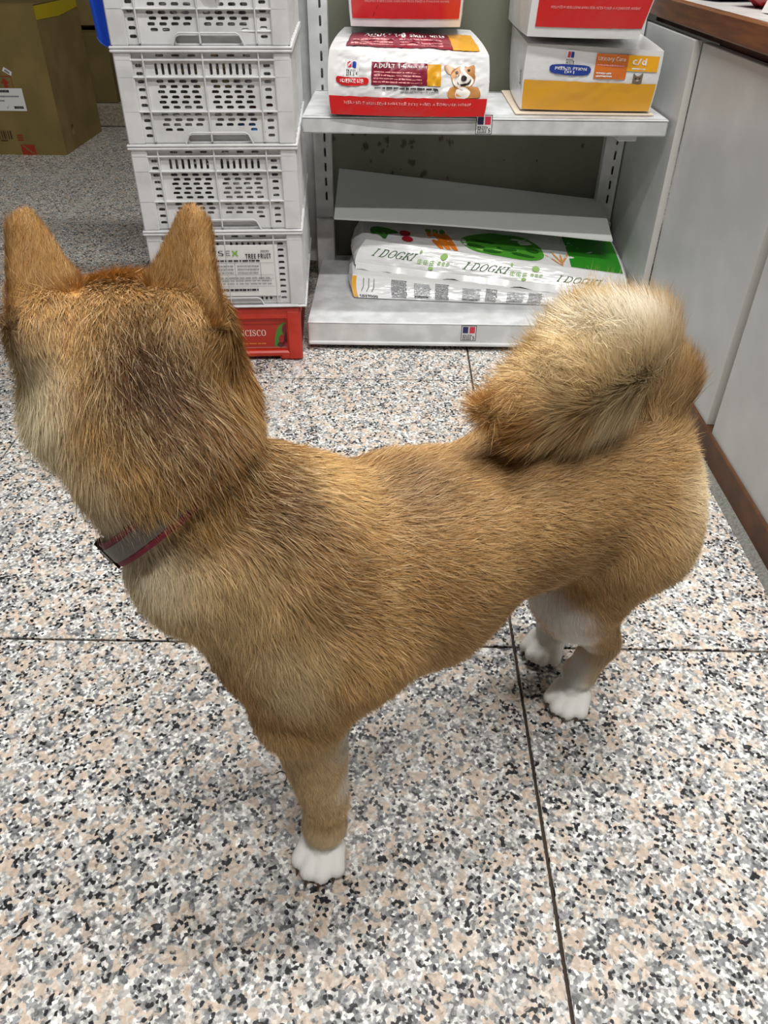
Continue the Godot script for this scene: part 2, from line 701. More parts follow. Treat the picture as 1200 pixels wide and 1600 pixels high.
func stain_texture() -> ImageTexture:
	var k := 512
	var im := Image.create(k, k, false, Image.FORMAT_RGB8)
	im.fill(c8(164, 164, 150))
	var g := RandomNumberGenerator.new()
	g.seed = 77
	var f := FastNoiseLite.new()
	f.seed = 3
	f.frequency = 0.012
	for y in k:
		for x in k:
			var q := 0.03 * f.get_noise_2d(x, y)
			im.set_pixel(x, y, Color(0.42 + q, 0.425 + q, 0.37 + q))
	# brown spots of old spills, mostly in two clusters below the upper shelf
	var spots := []
	for s in 48:
		spots.append([g.randfn(0.22, 0.1) if s % 3 else g.randf_range(0.1, 0.95), clampf(1.0 - g.randf_range(0.135, 0.26), 0, 1), g.randf_range(1.5, 6.5)])
	f.frequency = 0.08
	for s in spots:
		var cx: float = s[0] * k
		var cy: float = s[1] * k
		var r: float = s[2]
		for y in range(int(cy - r * 2), int(cy + r * 2) + 1):
			for x in range(int(cx - r * 2), int(cx + r * 2) + 1):
				if x < 0 or y < 0 or x >= k or y >= k:
					continue
				var d := Vector2(x - cx, (y - cy) * 2.2).length() / r + 0.9 * f.get_noise_2d(x * 2.0, y * 2.0)
				if d < 1.0:
					im.set_pixel(x, y, im.get_pixel(x, y).lerp(c8(40, 34, 20), 0.8 * (1.0 - d * 0.5)))
	return ImageTexture.create_from_image(im)


func sticker(parent: Node3D, at: Vector3, w: float) -> void:
	var f := plane_of(at, Vector3(w, 0, 0), Vector3(0, w * 1.08, 0))
	var s := ink(parent, "shelf_label", f, Rect2(0, 0, 1, 1), M.ink_black, 0.0004, 1, 1)
	ink(s, "label_face", f, Rect2(0.04, 0.04, 0.92, 0.92), M.paper, 0.0007, 1, 1)
	ink(s, "navy_square", f, Rect2(0.10, 0.50, 0.36, 0.42), M.film_navy, 0.0010, 1, 1)
	ink(s, "rose_square", f, Rect2(0.54, 0.50, 0.36, 0.42), M.film_rose, 0.0010, 1, 1)
	letters(s, f, "Hill's", Rect2(0.10, 0.08, 0.80, 0.34), M.ink_black, true, true, 0.0012)


func make_gondola() -> void:
	var t := thing("shelf_unit", "white metal shop shelf unit with slotted uprights and grey shelves", "shelf", Vector3(-0.205, 0, -1.7))
	var o := -t.position
	var x0 := -0.205
	var x1 := 0.584
	var zb := -2.16
	# back panel, carried up out of view to help block lamp light
	var bm := flat_mat(Color.WHITE, 0.6)
	bm.albedo_texture = stain_texture()
	var b := Builder.new()
	b.quad(o + Vector3(-0.17, 0.05, zb), o + Vector3(0.545, 0.05, zb), o + Vector3(0.545, 1.65, zb), o + Vector3(-0.17, 1.65, zb))
	b.quad(o + Vector3(0.545, 0.05, zb - 0.015), o + Vector3(-0.17, 0.05, zb - 0.015), o + Vector3(-0.17, 1.65, zb - 0.015), o + Vector3(0.545, 1.65, zb - 0.015))
	part(t, "back_panel", b, bm)
	var nb := Builder.new()
	nb.cbox(o + Vector3(-0.318, 0.85, zb - 0.008), Vector3(0.20, 1.6, 0.014), 0.001)
	part(t, "back_panel", nb, M.white_paint)
	# uprights with slots in pairs
	for x in [-0.215, 0.535]:
		var u := Builder.new()
		var rows := []
		var y := 0.11
		while y < 1.50:
			rows.append([y, y + 0.022, [[0.026, 0.0315]]])
			y += 0.036
		perforated(u, o + Vector3(x, 0.115, zb + 0.030), Vector3.RIGHT, Vector3.UP, 0.046, 1.54, rows, 0.0025)
		u.box(o + Vector3(x + 0.001, 0.885, zb + 0.005), Vector3(0.002, 1.54, 0.045))
		u.box(o + Vector3(x + 0.045, 0.885, zb + 0.005), Vector3(0.002, 1.54, 0.045))
		u.box(o + Vector3(x + 0.023, 0.885, zb - 0.02), Vector3(0.044, 1.54, 0.004))
		part(t, "upright", u, M.white_paint)
		var k := Builder.new()
		k.cbox(o + Vector3(x + 0.023, 0.09, zb + 0.02), Vector3(0.048, 0.18, 0.05), 0.002)
		part(t, "upright_foot", k, M.white_paint)
	# base deck and its front
	var d := Builder.new()
	d.cbox(o + Vector3((x0 + x1) / 2, 0.066, -1.925), Vector3(x1 - x0, 0.006, 0.46), 0.002)
	part(t, "base_deck", d, M.shelf_paint)
	var fr := Builder.new()
	fr.cbox(o + Vector3((x0 + x1) / 2, 0.0405, -1.701), Vector3(x1 - x0, 0.056, 0.012), 0.003)
	fr.cbox(o + Vector3((x0 + x1) / 2, 0.0165, -1.6965), Vector3(x1 - x0, 0.010, 0.010), 0.003)
	var front := part(t, "base_front", fr, M.white_paint)
	sticker(front, o + Vector3(0.159, 0.026, -1.6948), 0.036)
	for x in [x0 + 0.03, x1 - 0.03]:
		for z in [-1.76, -2.1]:
			var lg := Builder.new()
			lg.cbox(o + Vector3(x, 0.0325, z), Vector3(0.03, 0.065, 0.05), 0.002)
			part(t, "base_leg", lg, M.black)
	# upper shelf: a tray with a folded front
	var s := Builder.new()
	s.cbox(o + Vector3((x0 + 0.578) / 2, 0.484, -1.965), Vector3(0.578 - x0, 0.006, 0.33), 0.002)
	s.cbox(o + Vector3((x0 + 0.578) / 2, 0.4705, -1.806), Vector3(0.578 - x0, 0.033, 0.012), 0.003)
	s.cbox(o + Vector3((x0 + 0.578) / 2, 0.4705, -2.12), Vector3(0.578 - x0, 0.033, 0.012), 0.003)
	for x in [x0 + 0.004, 0.574]:
		s.box(o + Vector3(x, 0.4700, -1.965), Vector3(0.006, 0.030, 0.322))
	var shelf := part(t, "shelf_tray", s, M.shelf_paint)
	sticker(shelf, o + Vector3(0.168, 0.456, -1.7998), 0.035)
	for x in [-0.192, 0.56]:
		var k := Builder.new()
		k.cbox(o + Vector3(x, 0.456, -2.04), Vector3(0.004, 0.028, 0.20), 0.001)
		part(t, "bracket", k, M.white_paint)
	var clip := Builder.new()
	clip.cbox(o + Vector3(0.50, 0.448, -1.83), Vector3(0.042, 0.012, 0.03), 0.002)
	part(t, "shelf_clip", clip, M.shelf_paint)


# ------------------------------------------------------------------ crates

func crate_rows(w: float, h: float, label: bool) -> Array:
	# openings between the outer ribs; w is the whole crate's width, positions start at 0.165 of it
	var rows := []
	var bands := []   # [v0, v1 from the top, kind]
	bands.append([0.040, 0.066, "six"])
	if not label:
		bands.append([0.895, 0.985, "hold"])
	bands.append([0.130, 0.252, "slot"])
	if label:
		bands.append([0.885, 0.93, "tail"])
	else:
		for v in [0.300, 0.355, 0.410, 0.465, 0.520, 0.575]:
			bands.append([v, v + 0.034, "oval"])
		for v in [0.655, 0.710, 0.765, 0.820]:
			bands.append([v, v + 0.034, "oval"])
	bands.sort_custom(func(p, q): return p[0] > q[0])
	var n := 0
	for q in bands:
		var gaps := []
		if q[2] == "hold":
			gaps.append([0.36 * w, 0.73 * w])
		for a: float in [0.215, 0.525]:
			match q[2]:
				"six":
					for k in 3:
						gaps.append([(a + 0.02 + k * 0.09) * w, (a + 0.065 + k * 0.09) * w])
				"slot":
					for k in 7:
						gaps.append([(a + 0.006 + k * 0.037) * w, (a + 0.022 + k * 0.037) * w])
				"oval":
					var shift := 0.012 if n % 2 else 0.0
					if q[0] > 0.80 and a > 0.3:
						gaps.append([0.735 * w, 0.775 * w])
					else:
						for k in (2 if q[0] > 0.80 else 4):
							gaps.append([(a + 0.004 + k * 0.065 + shift) * w, (a + 0.046 + k * 0.065 + shift) * w])
				"tail":
					if a > 0.3:
						for k in 3:
							gaps.append([(0.70 + k * 0.03) * w, (0.716 + k * 0.03) * w])
		for g in gaps:
			g[0] -= 0.165 * w
			g[1] -= 0.165 * w
		rows.append([(1.0 - q[1]) * h, (1.0 - q[0]) * h, gaps])
		n += 1
	return rows


func crate_column(w: float, h: float, a: float, b: float) -> Array:
	var rows := []
	for k in 10:
		var v := 0.885 - k * 0.083
		rows.append([(1.0 - v - 0.036) * h, (1.0 - v) * h, [[a * w, b * w]]])
	return rows


const CRATE_TURN := 0.07


func make_crate(label: String, at: Vector3, label_card: bool) -> Node3D:
	var w := 0.327
	var h := 0.1655
	var d := 0.46
	var t := thing("white_crate", label, "crate", at, CRATE_TURN, "white plastic crates in one stack")
	# front and back walls with openings
	for s in [1.0, -1.0]:
		var b := Builder.new()
		var ux: Vector3 = Vector3.RIGHT * s
		var o: Vector3 = Vector3(-w / 2 * s, 0.004, 0.0 if s > 0 else -d)
		var zin: Vector3 = Vector3(0, 0, -0.006 * s)
		var hh := h - 0.006
		perforated(b, o + zin, ux, Vector3.UP, 0.165 * w, hh, crate_column(w, hh, 0.112, 0.152), 0.003)
		perforated(b, o + zin + ux * (0.165 * w), ux, Vector3.UP, 0.65 * w, hh, crate_rows(w, hh, label_card and s > 0), 0.003)
		perforated(b, o + zin + ux * (0.815 * w), ux, Vector3.UP, 0.185 * w, hh, crate_column(w, hh, 0.022, 0.062), 0.003)
		# flat posts at the corners
		for x in [0.052, 0.948]:
			b.cbox(o + zin * 0.5 + ux * (x * w) + Vector3(0, h / 2 - 0.003, 0), Vector3(0.10 * w, h - 0.008, 0.008), 0.003)
		if not (label_card and s > 0):
			b.box(o + zin * 2.6 + ux * (0.545 * w) + Vector3(0, 0.012, 0), Vector3(0.40 * w, 0.026, 0.002))
		part(t, "front_wall" if s > 0 else "back_wall", b, M.crate_white)
		var r := Builder.new()
		for x in [0.165, 0.5, 0.815]:
			r.cbox(o + zin * 0.45 + ux * (x * w) + Vector3(0, h / 2, 0), Vector3(0.0028, h - 0.01, 0.009), 0.0008)
		for v in [0.105, 0.275, 0.625]:
			if label_card and s > 0 and v > 0.2:
				continue
			r.cbox(o + zin * 0.5 + ux * (w / 2) + Vector3(0, (1.0 - v) * h - 0.004, 0), Vector3(w * 0.985, 0.0026, 0.008), 0.0008)
		# hand hold: a raised bow on the lower rim
		if not label_card or s < 0:
			r.tube([o + ux * (0.345 * w) + Vector3(0, 0.002, 0), o + ux * (0.365 * w) + Vector3(0, 0.018, 0), o + ux * (0.385 * w) + Vector3(0, 0.0215, 0), o + ux * (0.70 * w) + Vector3(0, 0.0215, 0), o + ux * (0.72 * w) + Vector3(0, 0.018, 0), o + ux * (0.745 * w) + Vector3(0, 0.002, 0)], [0.0018, 0.0018, 0.0018, 0.0018, 0.0018, 0.0018], 6)
		else:
			r.tube([o + ux * (0.30 * w) + Vector3(0, 0.018, 0), o + ux * (0.68 * w) + Vector3(0, 0.018, 0), o + ux * (0.70 * w) + Vector3(0, 0.015, 0), o + ux * (0.72 * w) + Vector3(0, 0.002, 0), o + ux * (0.95 * w) + Vector3(0, 0.001, 0)], [0.0018, 0.0018, 0.0018, 0.0018, 0.0018], 6)
		part(t, "ribs", r, M.crate_white)
	# side walls of upright slats
	for s in [1.0, -1.0]:
		var b := Builder.new()
		var gaps := []
		for k in 17:
			gaps.append([0.035 + k * 0.023, 0.047 + k * 0.023])
		var o := Vector3(w / 2 * s - 0.004 * s, 0.004, 0.0 if s > 0 else -d)
		perforated(b, o, Vector3(0, 0, -s), Vector3.UP, d, h - 0.006, [[0.022, 0.07, gaps], [0.082, 0.132, gaps]], 0.003)
		for k in 9:
			b.cbox(o + Vector3(0.002 * s, h / 2, (-0.03 - k * 0.05) * s), Vector3(0.005, h - 0.012, 0.004), 0.001)
		part(t, "side_wall", b, M.crate_white)
	# bottom and rims
	var f := Builder.new()
	f.cbox(Vector3(0, 0.006, -d / 2), Vector3(w - 0.012, 0.004, d - 0.012), 0.001)
	part(t, "bottom", f, M.crate_white)
	for y in [0.003, h - 0.0025]:
		var r := Builder.new()
		var ww := w + 0.006
		for z in [0.001, -d - 0.001]:
			r.cbox(Vector3(0, y, z), Vector3(ww, 0.0045, 0.008), 0.0015)
		for x in [-ww / 2 + 0.004, ww / 2 - 0.004]:
			r.cbox(Vector3(x, y, -d / 2), Vector3(0.008, 0.0045, d + 0.006), 0.0015)
		part(t, "rim", r, M.crate_white)
	return t


# a crumpled packet: a pillow of film
func packet(called: String, label: String, at: Vector3, size: Vector3, turn: float, material: Material, seed_value: int, group := "") -> Node3D:
	var t := thing(called, label, "packet", at, turn, group)
	var b := Builder.new()
	var nu := 18
	var nv := 10
	var f := FastNoiseLite.new()
	f.seed = seed_value
	f.frequency = 9.0 / maxf(size.x, size.z)
	for s in [1.0, -1.0]:
		var rows := []
		for j in nv + 1:
			var row := []
			for i in nu + 1:
				var u := 2.0 * i / nu - 1.0
				var v := 2.0 * j / nv - 1.0
				var fat := pow(maxf(0.0, (1.0 - u * u) * (1.0 - v * v)), 0.38)
				var p := Vector3(u * size.x / 2 * (1.0 - 0.08 * v * v), 0, -v * size.z / 2 * (1.0 - 0.08 * u * u))
				p.y = size.y / 2 + s * fat * (size.y / 2 + size.y * 0.28 * f.get_noise_2d(p.x + s, p.z))
				row.append(p)
			if s < 0:
				row.reverse()
			rows.append(row)
		b.grid(rows)
	part(t, "film", b, material)
	return t


func make_crates() -> void:
	var x := -0.3625
	var z := -1.622
	var names := [
		"white plastic crate with a paper fruit label, lowest of the white stack",
		"white plastic crate second from the bottom, holding clear plastic wrap",
		"white plastic crate third from the bottom, showing white and blue packets",
		"white plastic crate fourth from the bottom, showing yellow and white packets",
		"unseen white plastic crate fifth from the bottom, added to block light",
		"unseen white plastic crate sixth from the bottom, added to block light",
		"unseen white plastic crate at the very top, added to block light",
	]
	for k in 7:  # the top three are out of view, added to shade the back left
		var t := make_crate(names[k], Vector3(x, 0.132 + 0.1655 * k, z), k == 0)
		if k == 0:
			var f := plane_of(Vector3(-0.062, 0.032, 0.0005), Vector3(0.166, 0, 0), Vector3(0, 0.100, 0))
			var c := Builder.new()
			c.cbox(Vector3(-0.062 + 0.083, 0.082, -0.001), Vector3(0.178, 0.112, 0.002), 0.0006)
			var card := part(t, "paper_label", c, M.paper)
			letters(card, f, "ESE", Rect2(0.19, 0.84, 0.24, 0.11), M.ink_black, false, false, 0.0012)
			letters(card, f, "X", Rect2(0.445, 0.84, 0.09, 0.11), flat_mat(c8(120, 180, 60), 0.6), true, false, 0.0012)
			letters(card, f, "TREE FRUIT", Rect2(0.62, 0.78, 0.33, 0.10), M.ink_black, true, false, 0.0012)
			fine_print(card, f, Rect2(0.82, 0.91, 0.12, 0.06), 1, M.ink_grey, 3)
			fine_print(card, f, Rect2(0.14, 0.70, 0.66, 0.07), 1, M.ink_black, 4)
			fine_print(card, f, Rect2(0.03, 0.44, 0.42, 0.22), 3, M.ink_grey, 5, 0.0012, 0.3)
			fine_print(card, f, Rect2(0.50, 0.44, 0.28, 0.22), 3, M.ink_grey, 6, 0.0012, 0.3)
			fine_print(card, f, Rect2(0.03, 0.20, 0.9, 0.2), 3, M.ink_grey, 7, 0.0012, 0.25)
			fine_print(card, f, Rect2(0.25, 0.05, 0.5, 0.07), 1, M.ink_black, 8, 0.0012, 0.6)
			for y in [0.16, 0.33, 0.42, 0.68]:
				ink(card, "ruled_line", f, Rect2(0.02, y, 0.95, 0.006), M.ink_grey, 0.0011, 1, 1)
			for xx in [0.47, 0.80]:
				ink(card, "ruled_line", f, Rect2(xx, 0.33, 0.005, 0.35), M.ink_grey, 0.0011, 1, 1)
	# what shows through the slots
	var clear := flat_mat(c8(206, 206, 206), 0.16, 0.6)
	clear.clearcoat_enabled = true
	var g := "packets lying in the white crates"
	packet("food_packet", "yellow and green film packet in the fourth white crate", Vector3(x + 0.04, 0.755, z - 0.035), Vector3(0.10, 0.045, 0.05), 0.1, film(c8(196, 206, 40)), 1, g)
	packet("food_packet", "small green film packet beside the yellow one in the crate", Vector3(x + 0.105, 0.715, z - 0.03), Vector3(0.05, 0.04, 0.04), 0.2, film(c8(40, 150, 60)), 2, g)
	packet("food_packet", "crumpled white film packet leaning in the fourth white crate", Vector3(x - 0.02, 0.675, z - 0.035), Vector3(0.14, 0.07, 0.05), -0.2, clear, 3, g)
	packet("food_packet", "flat clear packet on the floor of the fourth white crate", Vector3(x + 0.02, 0.641, z - 0.045), Vector3(0.26, 0.03, 0.07), 0.0, clear, 4, g)
	packet("food_packet", "white packet on the floor of the third white crate", Vector3(x - 0.04, 0.476, z - 0.05), Vector3(0.16, 0.05, 0.07), 0.1, clear, 5, g)
	packet("food_packet", "pale blue film packet low in the third white crate", Vector3(x + 0.075, 0.478, z - 0.032), Vector3(0.07, 0.022, 0.035), -0.1, film(c8(80, 140, 214)), 6, g)
	packet("food_packet", "dark red film packet low in the third white crate", Vector3(x + 0.10, 0.515, z - 0.04), Vector3(0.05, 0.02, 0.04), -0.1, film(c8(110, 30, 50)), 7, g)
	packet("plastic_wrap", "crumpled clear plastic wrap in the second white crate", Vector3(x + 0.05, 0.311, z - 0.04), Vector3(0.14, 0.09, 0.05), 0.15, clear, 8, g)
	# the red crate under the stack
	var r := thing("red_crate", "red plastic fruit crate on the floor under the white crates", "crate", Vector3(-0.377, 0, -1.632), CRATE_TURN)
	var w := 0.322
	var h := 0.131
	var d := 0.45
	var b := Builder.new()
	perforated(b, Vector3(-w / 2, 0.012, 0), Vector3.RIGHT, Vector3.UP, w, h - 0.03, [], 0.004)
	for s in [[-1.0], [1.0]]:
		b.cbox(Vector3((w / 2 - 0.014) * s[0], h / 2 - 0.004, 0.002), Vector3(0.034, h - 0.008, 0.016), 0.006)
	part(r, "front_wall", b, M.crate_red)
	var br := Builder.new()
	br.cbox(Vector3(0, 0.016, 0.002), Vector3(w + 0.004, 0.014, 0.014), 0.004)
	for s in [-1.0, 1.0]:
		br.cbox(Vector3((w / 2 - 0.024) * s, 0.009, -0.004), Vector3(0.052, 0.018, 0.026), 0.006)
	part(r, "foot_rail", br, M.crate_red)
	var rows := []
	var gaps := []
	for k in 11:
		gaps.append([0.012 + k * 0.0275, 0.028 + k * 0.0275])
	var tr := Builder.new()
	perforated(tr, Vector3(-w / 2, h - 0.003, 0.008), Vector3.RIGHT, Vector3(0, 0, -1), w, 0.03, [[0.006, 0.013, gaps]], 0.004)
	tr.cbox(Vector3(0, h - 0.016, 0.005), Vector3(w, 0.026, 0.007), 0.003)
	part(r, "top_rail", tr, M.crate_red)
	for s in [-1.0, 1.0]:
		var sd := Builder.new()
		sd.cbox(Vector3((w / 2 - 0.003) * s, h / 2, -d / 2), Vector3(0.006, h - 0.012, d - 0.02), 0.002)
		sd.cbox(Vector3((w / 2 - 0.001) * s, h - 0.012, -d / 2), Vector3(0.012, 0.02, d - 0.02), 0.003)
		part(r, "side_wall", sd, M.crate_red)
	var bk := Builder.new()
	bk.cbox(Vector3(0, h / 2, -d), Vector3(w, h - 0.008, 0.008), 0.002)
	part(r, "back_wall", bk, M.crate_red)
	var bo := Builder.new()
	bo.cbox(Vector3(0, 0.012, -d / 2), Vector3(w - 0.01, 0.006, d - 0.01), 0.001)
	part(r, "bottom", bo, M.crate_red)
	var f := plane_of(Vector3(-w / 2, 0.012, 0.0), Vector3(w, 0, 0), Vector3(0, h - 0.03, 0))
	var pr := ink(r, "printed_band", f, Rect2(0.10, 0.18, 0.86, 0.56), flat_mat(c8(176, 44, 30), 0.4), 0.0006, 1, 1)
	letters(pr, f, "FRANCISCO", Rect2(0.46, 0.46, 0.295, 0.15), flat_mat(c8(226, 196, 180), 0.5), true, true, 0.0012)
	fine_print(pr, f, Rect2(0.30, 0.24, 0.45, 0.07), 1, flat_mat(c8(214, 120, 40), 0.6), 9, 0.0012, 0.5)
	ink(pr, "rule", f, Rect2(0.10, 0.17, 0.86, 0.012), flat_mat(c8(206, 150, 140), 0.5), 0.0010, 1, 1)
	var arch := PackedVector2Array()
	for k in 13:
		var a := PI - PI * 0.62 * k / 12.0
		arch.append(Vector2(0.895 + 0.085 * cos(a), 0.20 + 0.58 * sin(a)))
	arch.append(Vector2(0.935, 0.20))
	ink_shape(pr, "picture_ground", f, arch, flat_mat(c8(74, 130, 44), 0.5), 0.0010)
	for q in [[0.905, 0.60, 0.035, 0.16, c8(110, 30, 36)], [0.915, 0.40, 0.036, 0.14, c8(70, 38, 34)], [0.872, 0.36, 0.03, 0.13, c8(150, 40, 40)], [0.90, 0.27, 0.032, 0.09, c8(140, 46, 52)], [0.855, 0.24, 0.026, 0.06, c8(70, 44, 46)]]:
		ink_shape(pr, "printed_plum", f, oval(q[0], q[1], q[2], q[3]), flat_mat(q[4], 0.5), 0.0013)


# ------------------------------------------------------------------ bags: a rounded cube bent to eight corners, with creases

class Bag:
	var corner := []        # [z back/front][y low/high][x left/right]
	var round := 0.22
	var crease := 0.003
	var noise := FastNoiseLite.new()
	var o := Vector3.ZERO

	func at(p: Vector3) -> Vector3:
		var q := Vector3(p.x * sqrt(1.0 - p.y * p.y / 2 - p.z * p.z / 2 + p.y * p.y * p.z * p.z / 3), p.y * sqrt(1.0 - p.x * p.x / 2 - p.z * p.z / 2 + p.x * p.x * p.z * p.z / 3), p.z * sqrt(1.0 - p.x * p.x / 2 - p.y * p.y / 2 + p.x * p.x * p.y * p.y / 3))
		q = p.lerp(q * 1.12, round)
		var t := q * 0.5 + Vector3(0.5, 0.5, 0.5)
		var w := Vector3.ZERO
		for z in 2:
			for y in 2:
				for x in 2:
					w += corner[z][y][x] * (t.x if x else 1.0 - t.x) * (t.y if y else 1.0 - t.y) * (t.z if z else 1.0 - t.z)
		return w

	func out(p: Vector3) -> Vector3:
		var m := maxf(absf(p.x), maxf(absf(p.y), absf(p.z)))
		if absf(p.z) == m:
			return Vector3(0, 0, signf(p.z))
		if absf(p.y) == m:
			return Vector3(0, signf(p.y), 0)
		return Vector3(signf(p.x), 0, 0)

	func surface(p: Vector3) -> Vector3:
		var w := at(p)
		var e := 1.0 - pow(maxf(absf(p.x * p.y), maxf(absf(p.y * p.z), absf(p.x * p.z))), 6.0)
		var d := noise.get_noise_3dv(w * 14.0) + 0.45 * (absf(noise.get_noise_3dv(w * 46.0 + Vector3(7, 0, 0))) * 2.0 - 0.5)
		return w + out(p) * d * crease * e - o

	func front(u: float, v: float) -> Array:
		var p := Vector3(2 * u - 1, 2 * v - 1, 1)
		var a := surface(p)
		var e := 0.01
		var du := surface(p + Vector3(e, 0, 0)) - surface(p - Vector3(e, 0, 0))
		var dv := surface(p + Vector3(0, e, 0)) - surface(p - Vector3(0, e, 0))
		return [a, du.cross(dv).normalized()]

	func top(u: float, v: float) -> Array:
		var p := Vector3(2 * u - 1, 1, 1 - 2 * v)
		var a := surface(p)
		var e := 0.01
		var du := surface(p + Vector3(e, 0, 0)) - surface(p - Vector3(e, 0, 0))
		var dv := surface(p - Vector3(0, 0, e)) - surface(p + Vector3(0, 0, e))
		return [a, du.cross(dv).normalized()]

	func left(u: float, v: float) -> Array:
		var p := Vector3(-1, 2 * v - 1, 2 * u - 1)
		var a := surface(p)
		return [a, Vector3(-1, 0, 0)]

	func fill(b: Builder, k: int) -> void:
		for face in 6:
			var rows := []
			for j in k + 1:
				var row := []
				for i in k + 1:
					var u := 2.0 * i / k - 1.0
					var v := 2.0 * j / k - 1.0
					var p := Vector3(u, v, 1)
					match face:
						1: p = Vector3(-u, v, -1)
						2: p = Vector3(1, v, -u)
						3: p = Vector3(-1, v, u)
						4: p = Vector3(u, 1, -v)
						5: p = Vector3(u, -1, v)
					row.append(surface(p))
				rows.append(row)
			b.grid(rows)


func new_bag(fbl: Vector3, fbr: Vector3, ftl: Vector3, ftr: Vector3, bbl: Vector3, bbr: Vector3, btl: Vector3, btr: Vector3, round: float, crease: float, seed_value: int) -> Bag:
	var g := Bag.new()
	g.corner = [[[bbl, bbr], [btl, btr]], [[fbl, fbr], [ftl, ftr]]]
	g.round = round
	g.crease = crease
	g.noise.seed = seed_value
	g.noise.frequency = 1.0
	g.noise.noise_type = FastNoiseLite.TYPE_SIMPLEX_SMOOTH
	g.o = (fbl + fbr + bbl + bbr) / 4
	return g


func bag_thing(g: Bag, label: String, body: Material) -> Node3D:
	var t := thing("food_bag", label, "bag", g.o)
	var b := Builder.new()
	g.fill(b, 40)
	part(t, "bag_film", b, body)
	return t


func rect_shape(u0: float, v0: float, u1: float, v1: float, k := 8) -> PackedVector2Array:
	var p := PackedVector2Array()
	for i in k:
		p.append(Vector2(lerpf(u0, u1, float(i) / k), v0))
	for i in k:
		p.append(Vector2(u1, lerpf(v0, v1, float(i) / k)))
	for i in k:
		p.append(Vector2(lerpf(u1, u0, float(i) / k), v1))
	for i in k:
		p.append(Vector2(u0, lerpf(v1, v0, float(i) / k)))
	return p


func brand_mark(t: Node3D, f: Callable, r: Rect2) -> void:
	var s := ink(t, "brand_square", f, r, M.paper, 0.0016, 4, 4)
	var x := r.position.x
	var y := r.position.y
	var w := r.size.x
	var h := r.size.y
	ink(s, "red_square", f, Rect2(x + w * 0.2, y + h * 0.54, w * 0.28, h * 0.36), M.film_rose, 0.0021, 2, 2)
	ink(s, "blue_square", f, Rect2(x + w * 0.52, y + h * 0.54, w * 0.28, h * 0.36), M.film_blue, 0.0021, 2, 2)
	letters(s, f, "Hill's", Rect2(x + w * 0.1, y + h * 0.08, w * 0.8, h * 0.36), M.ink_black, true, true, 0.0022)


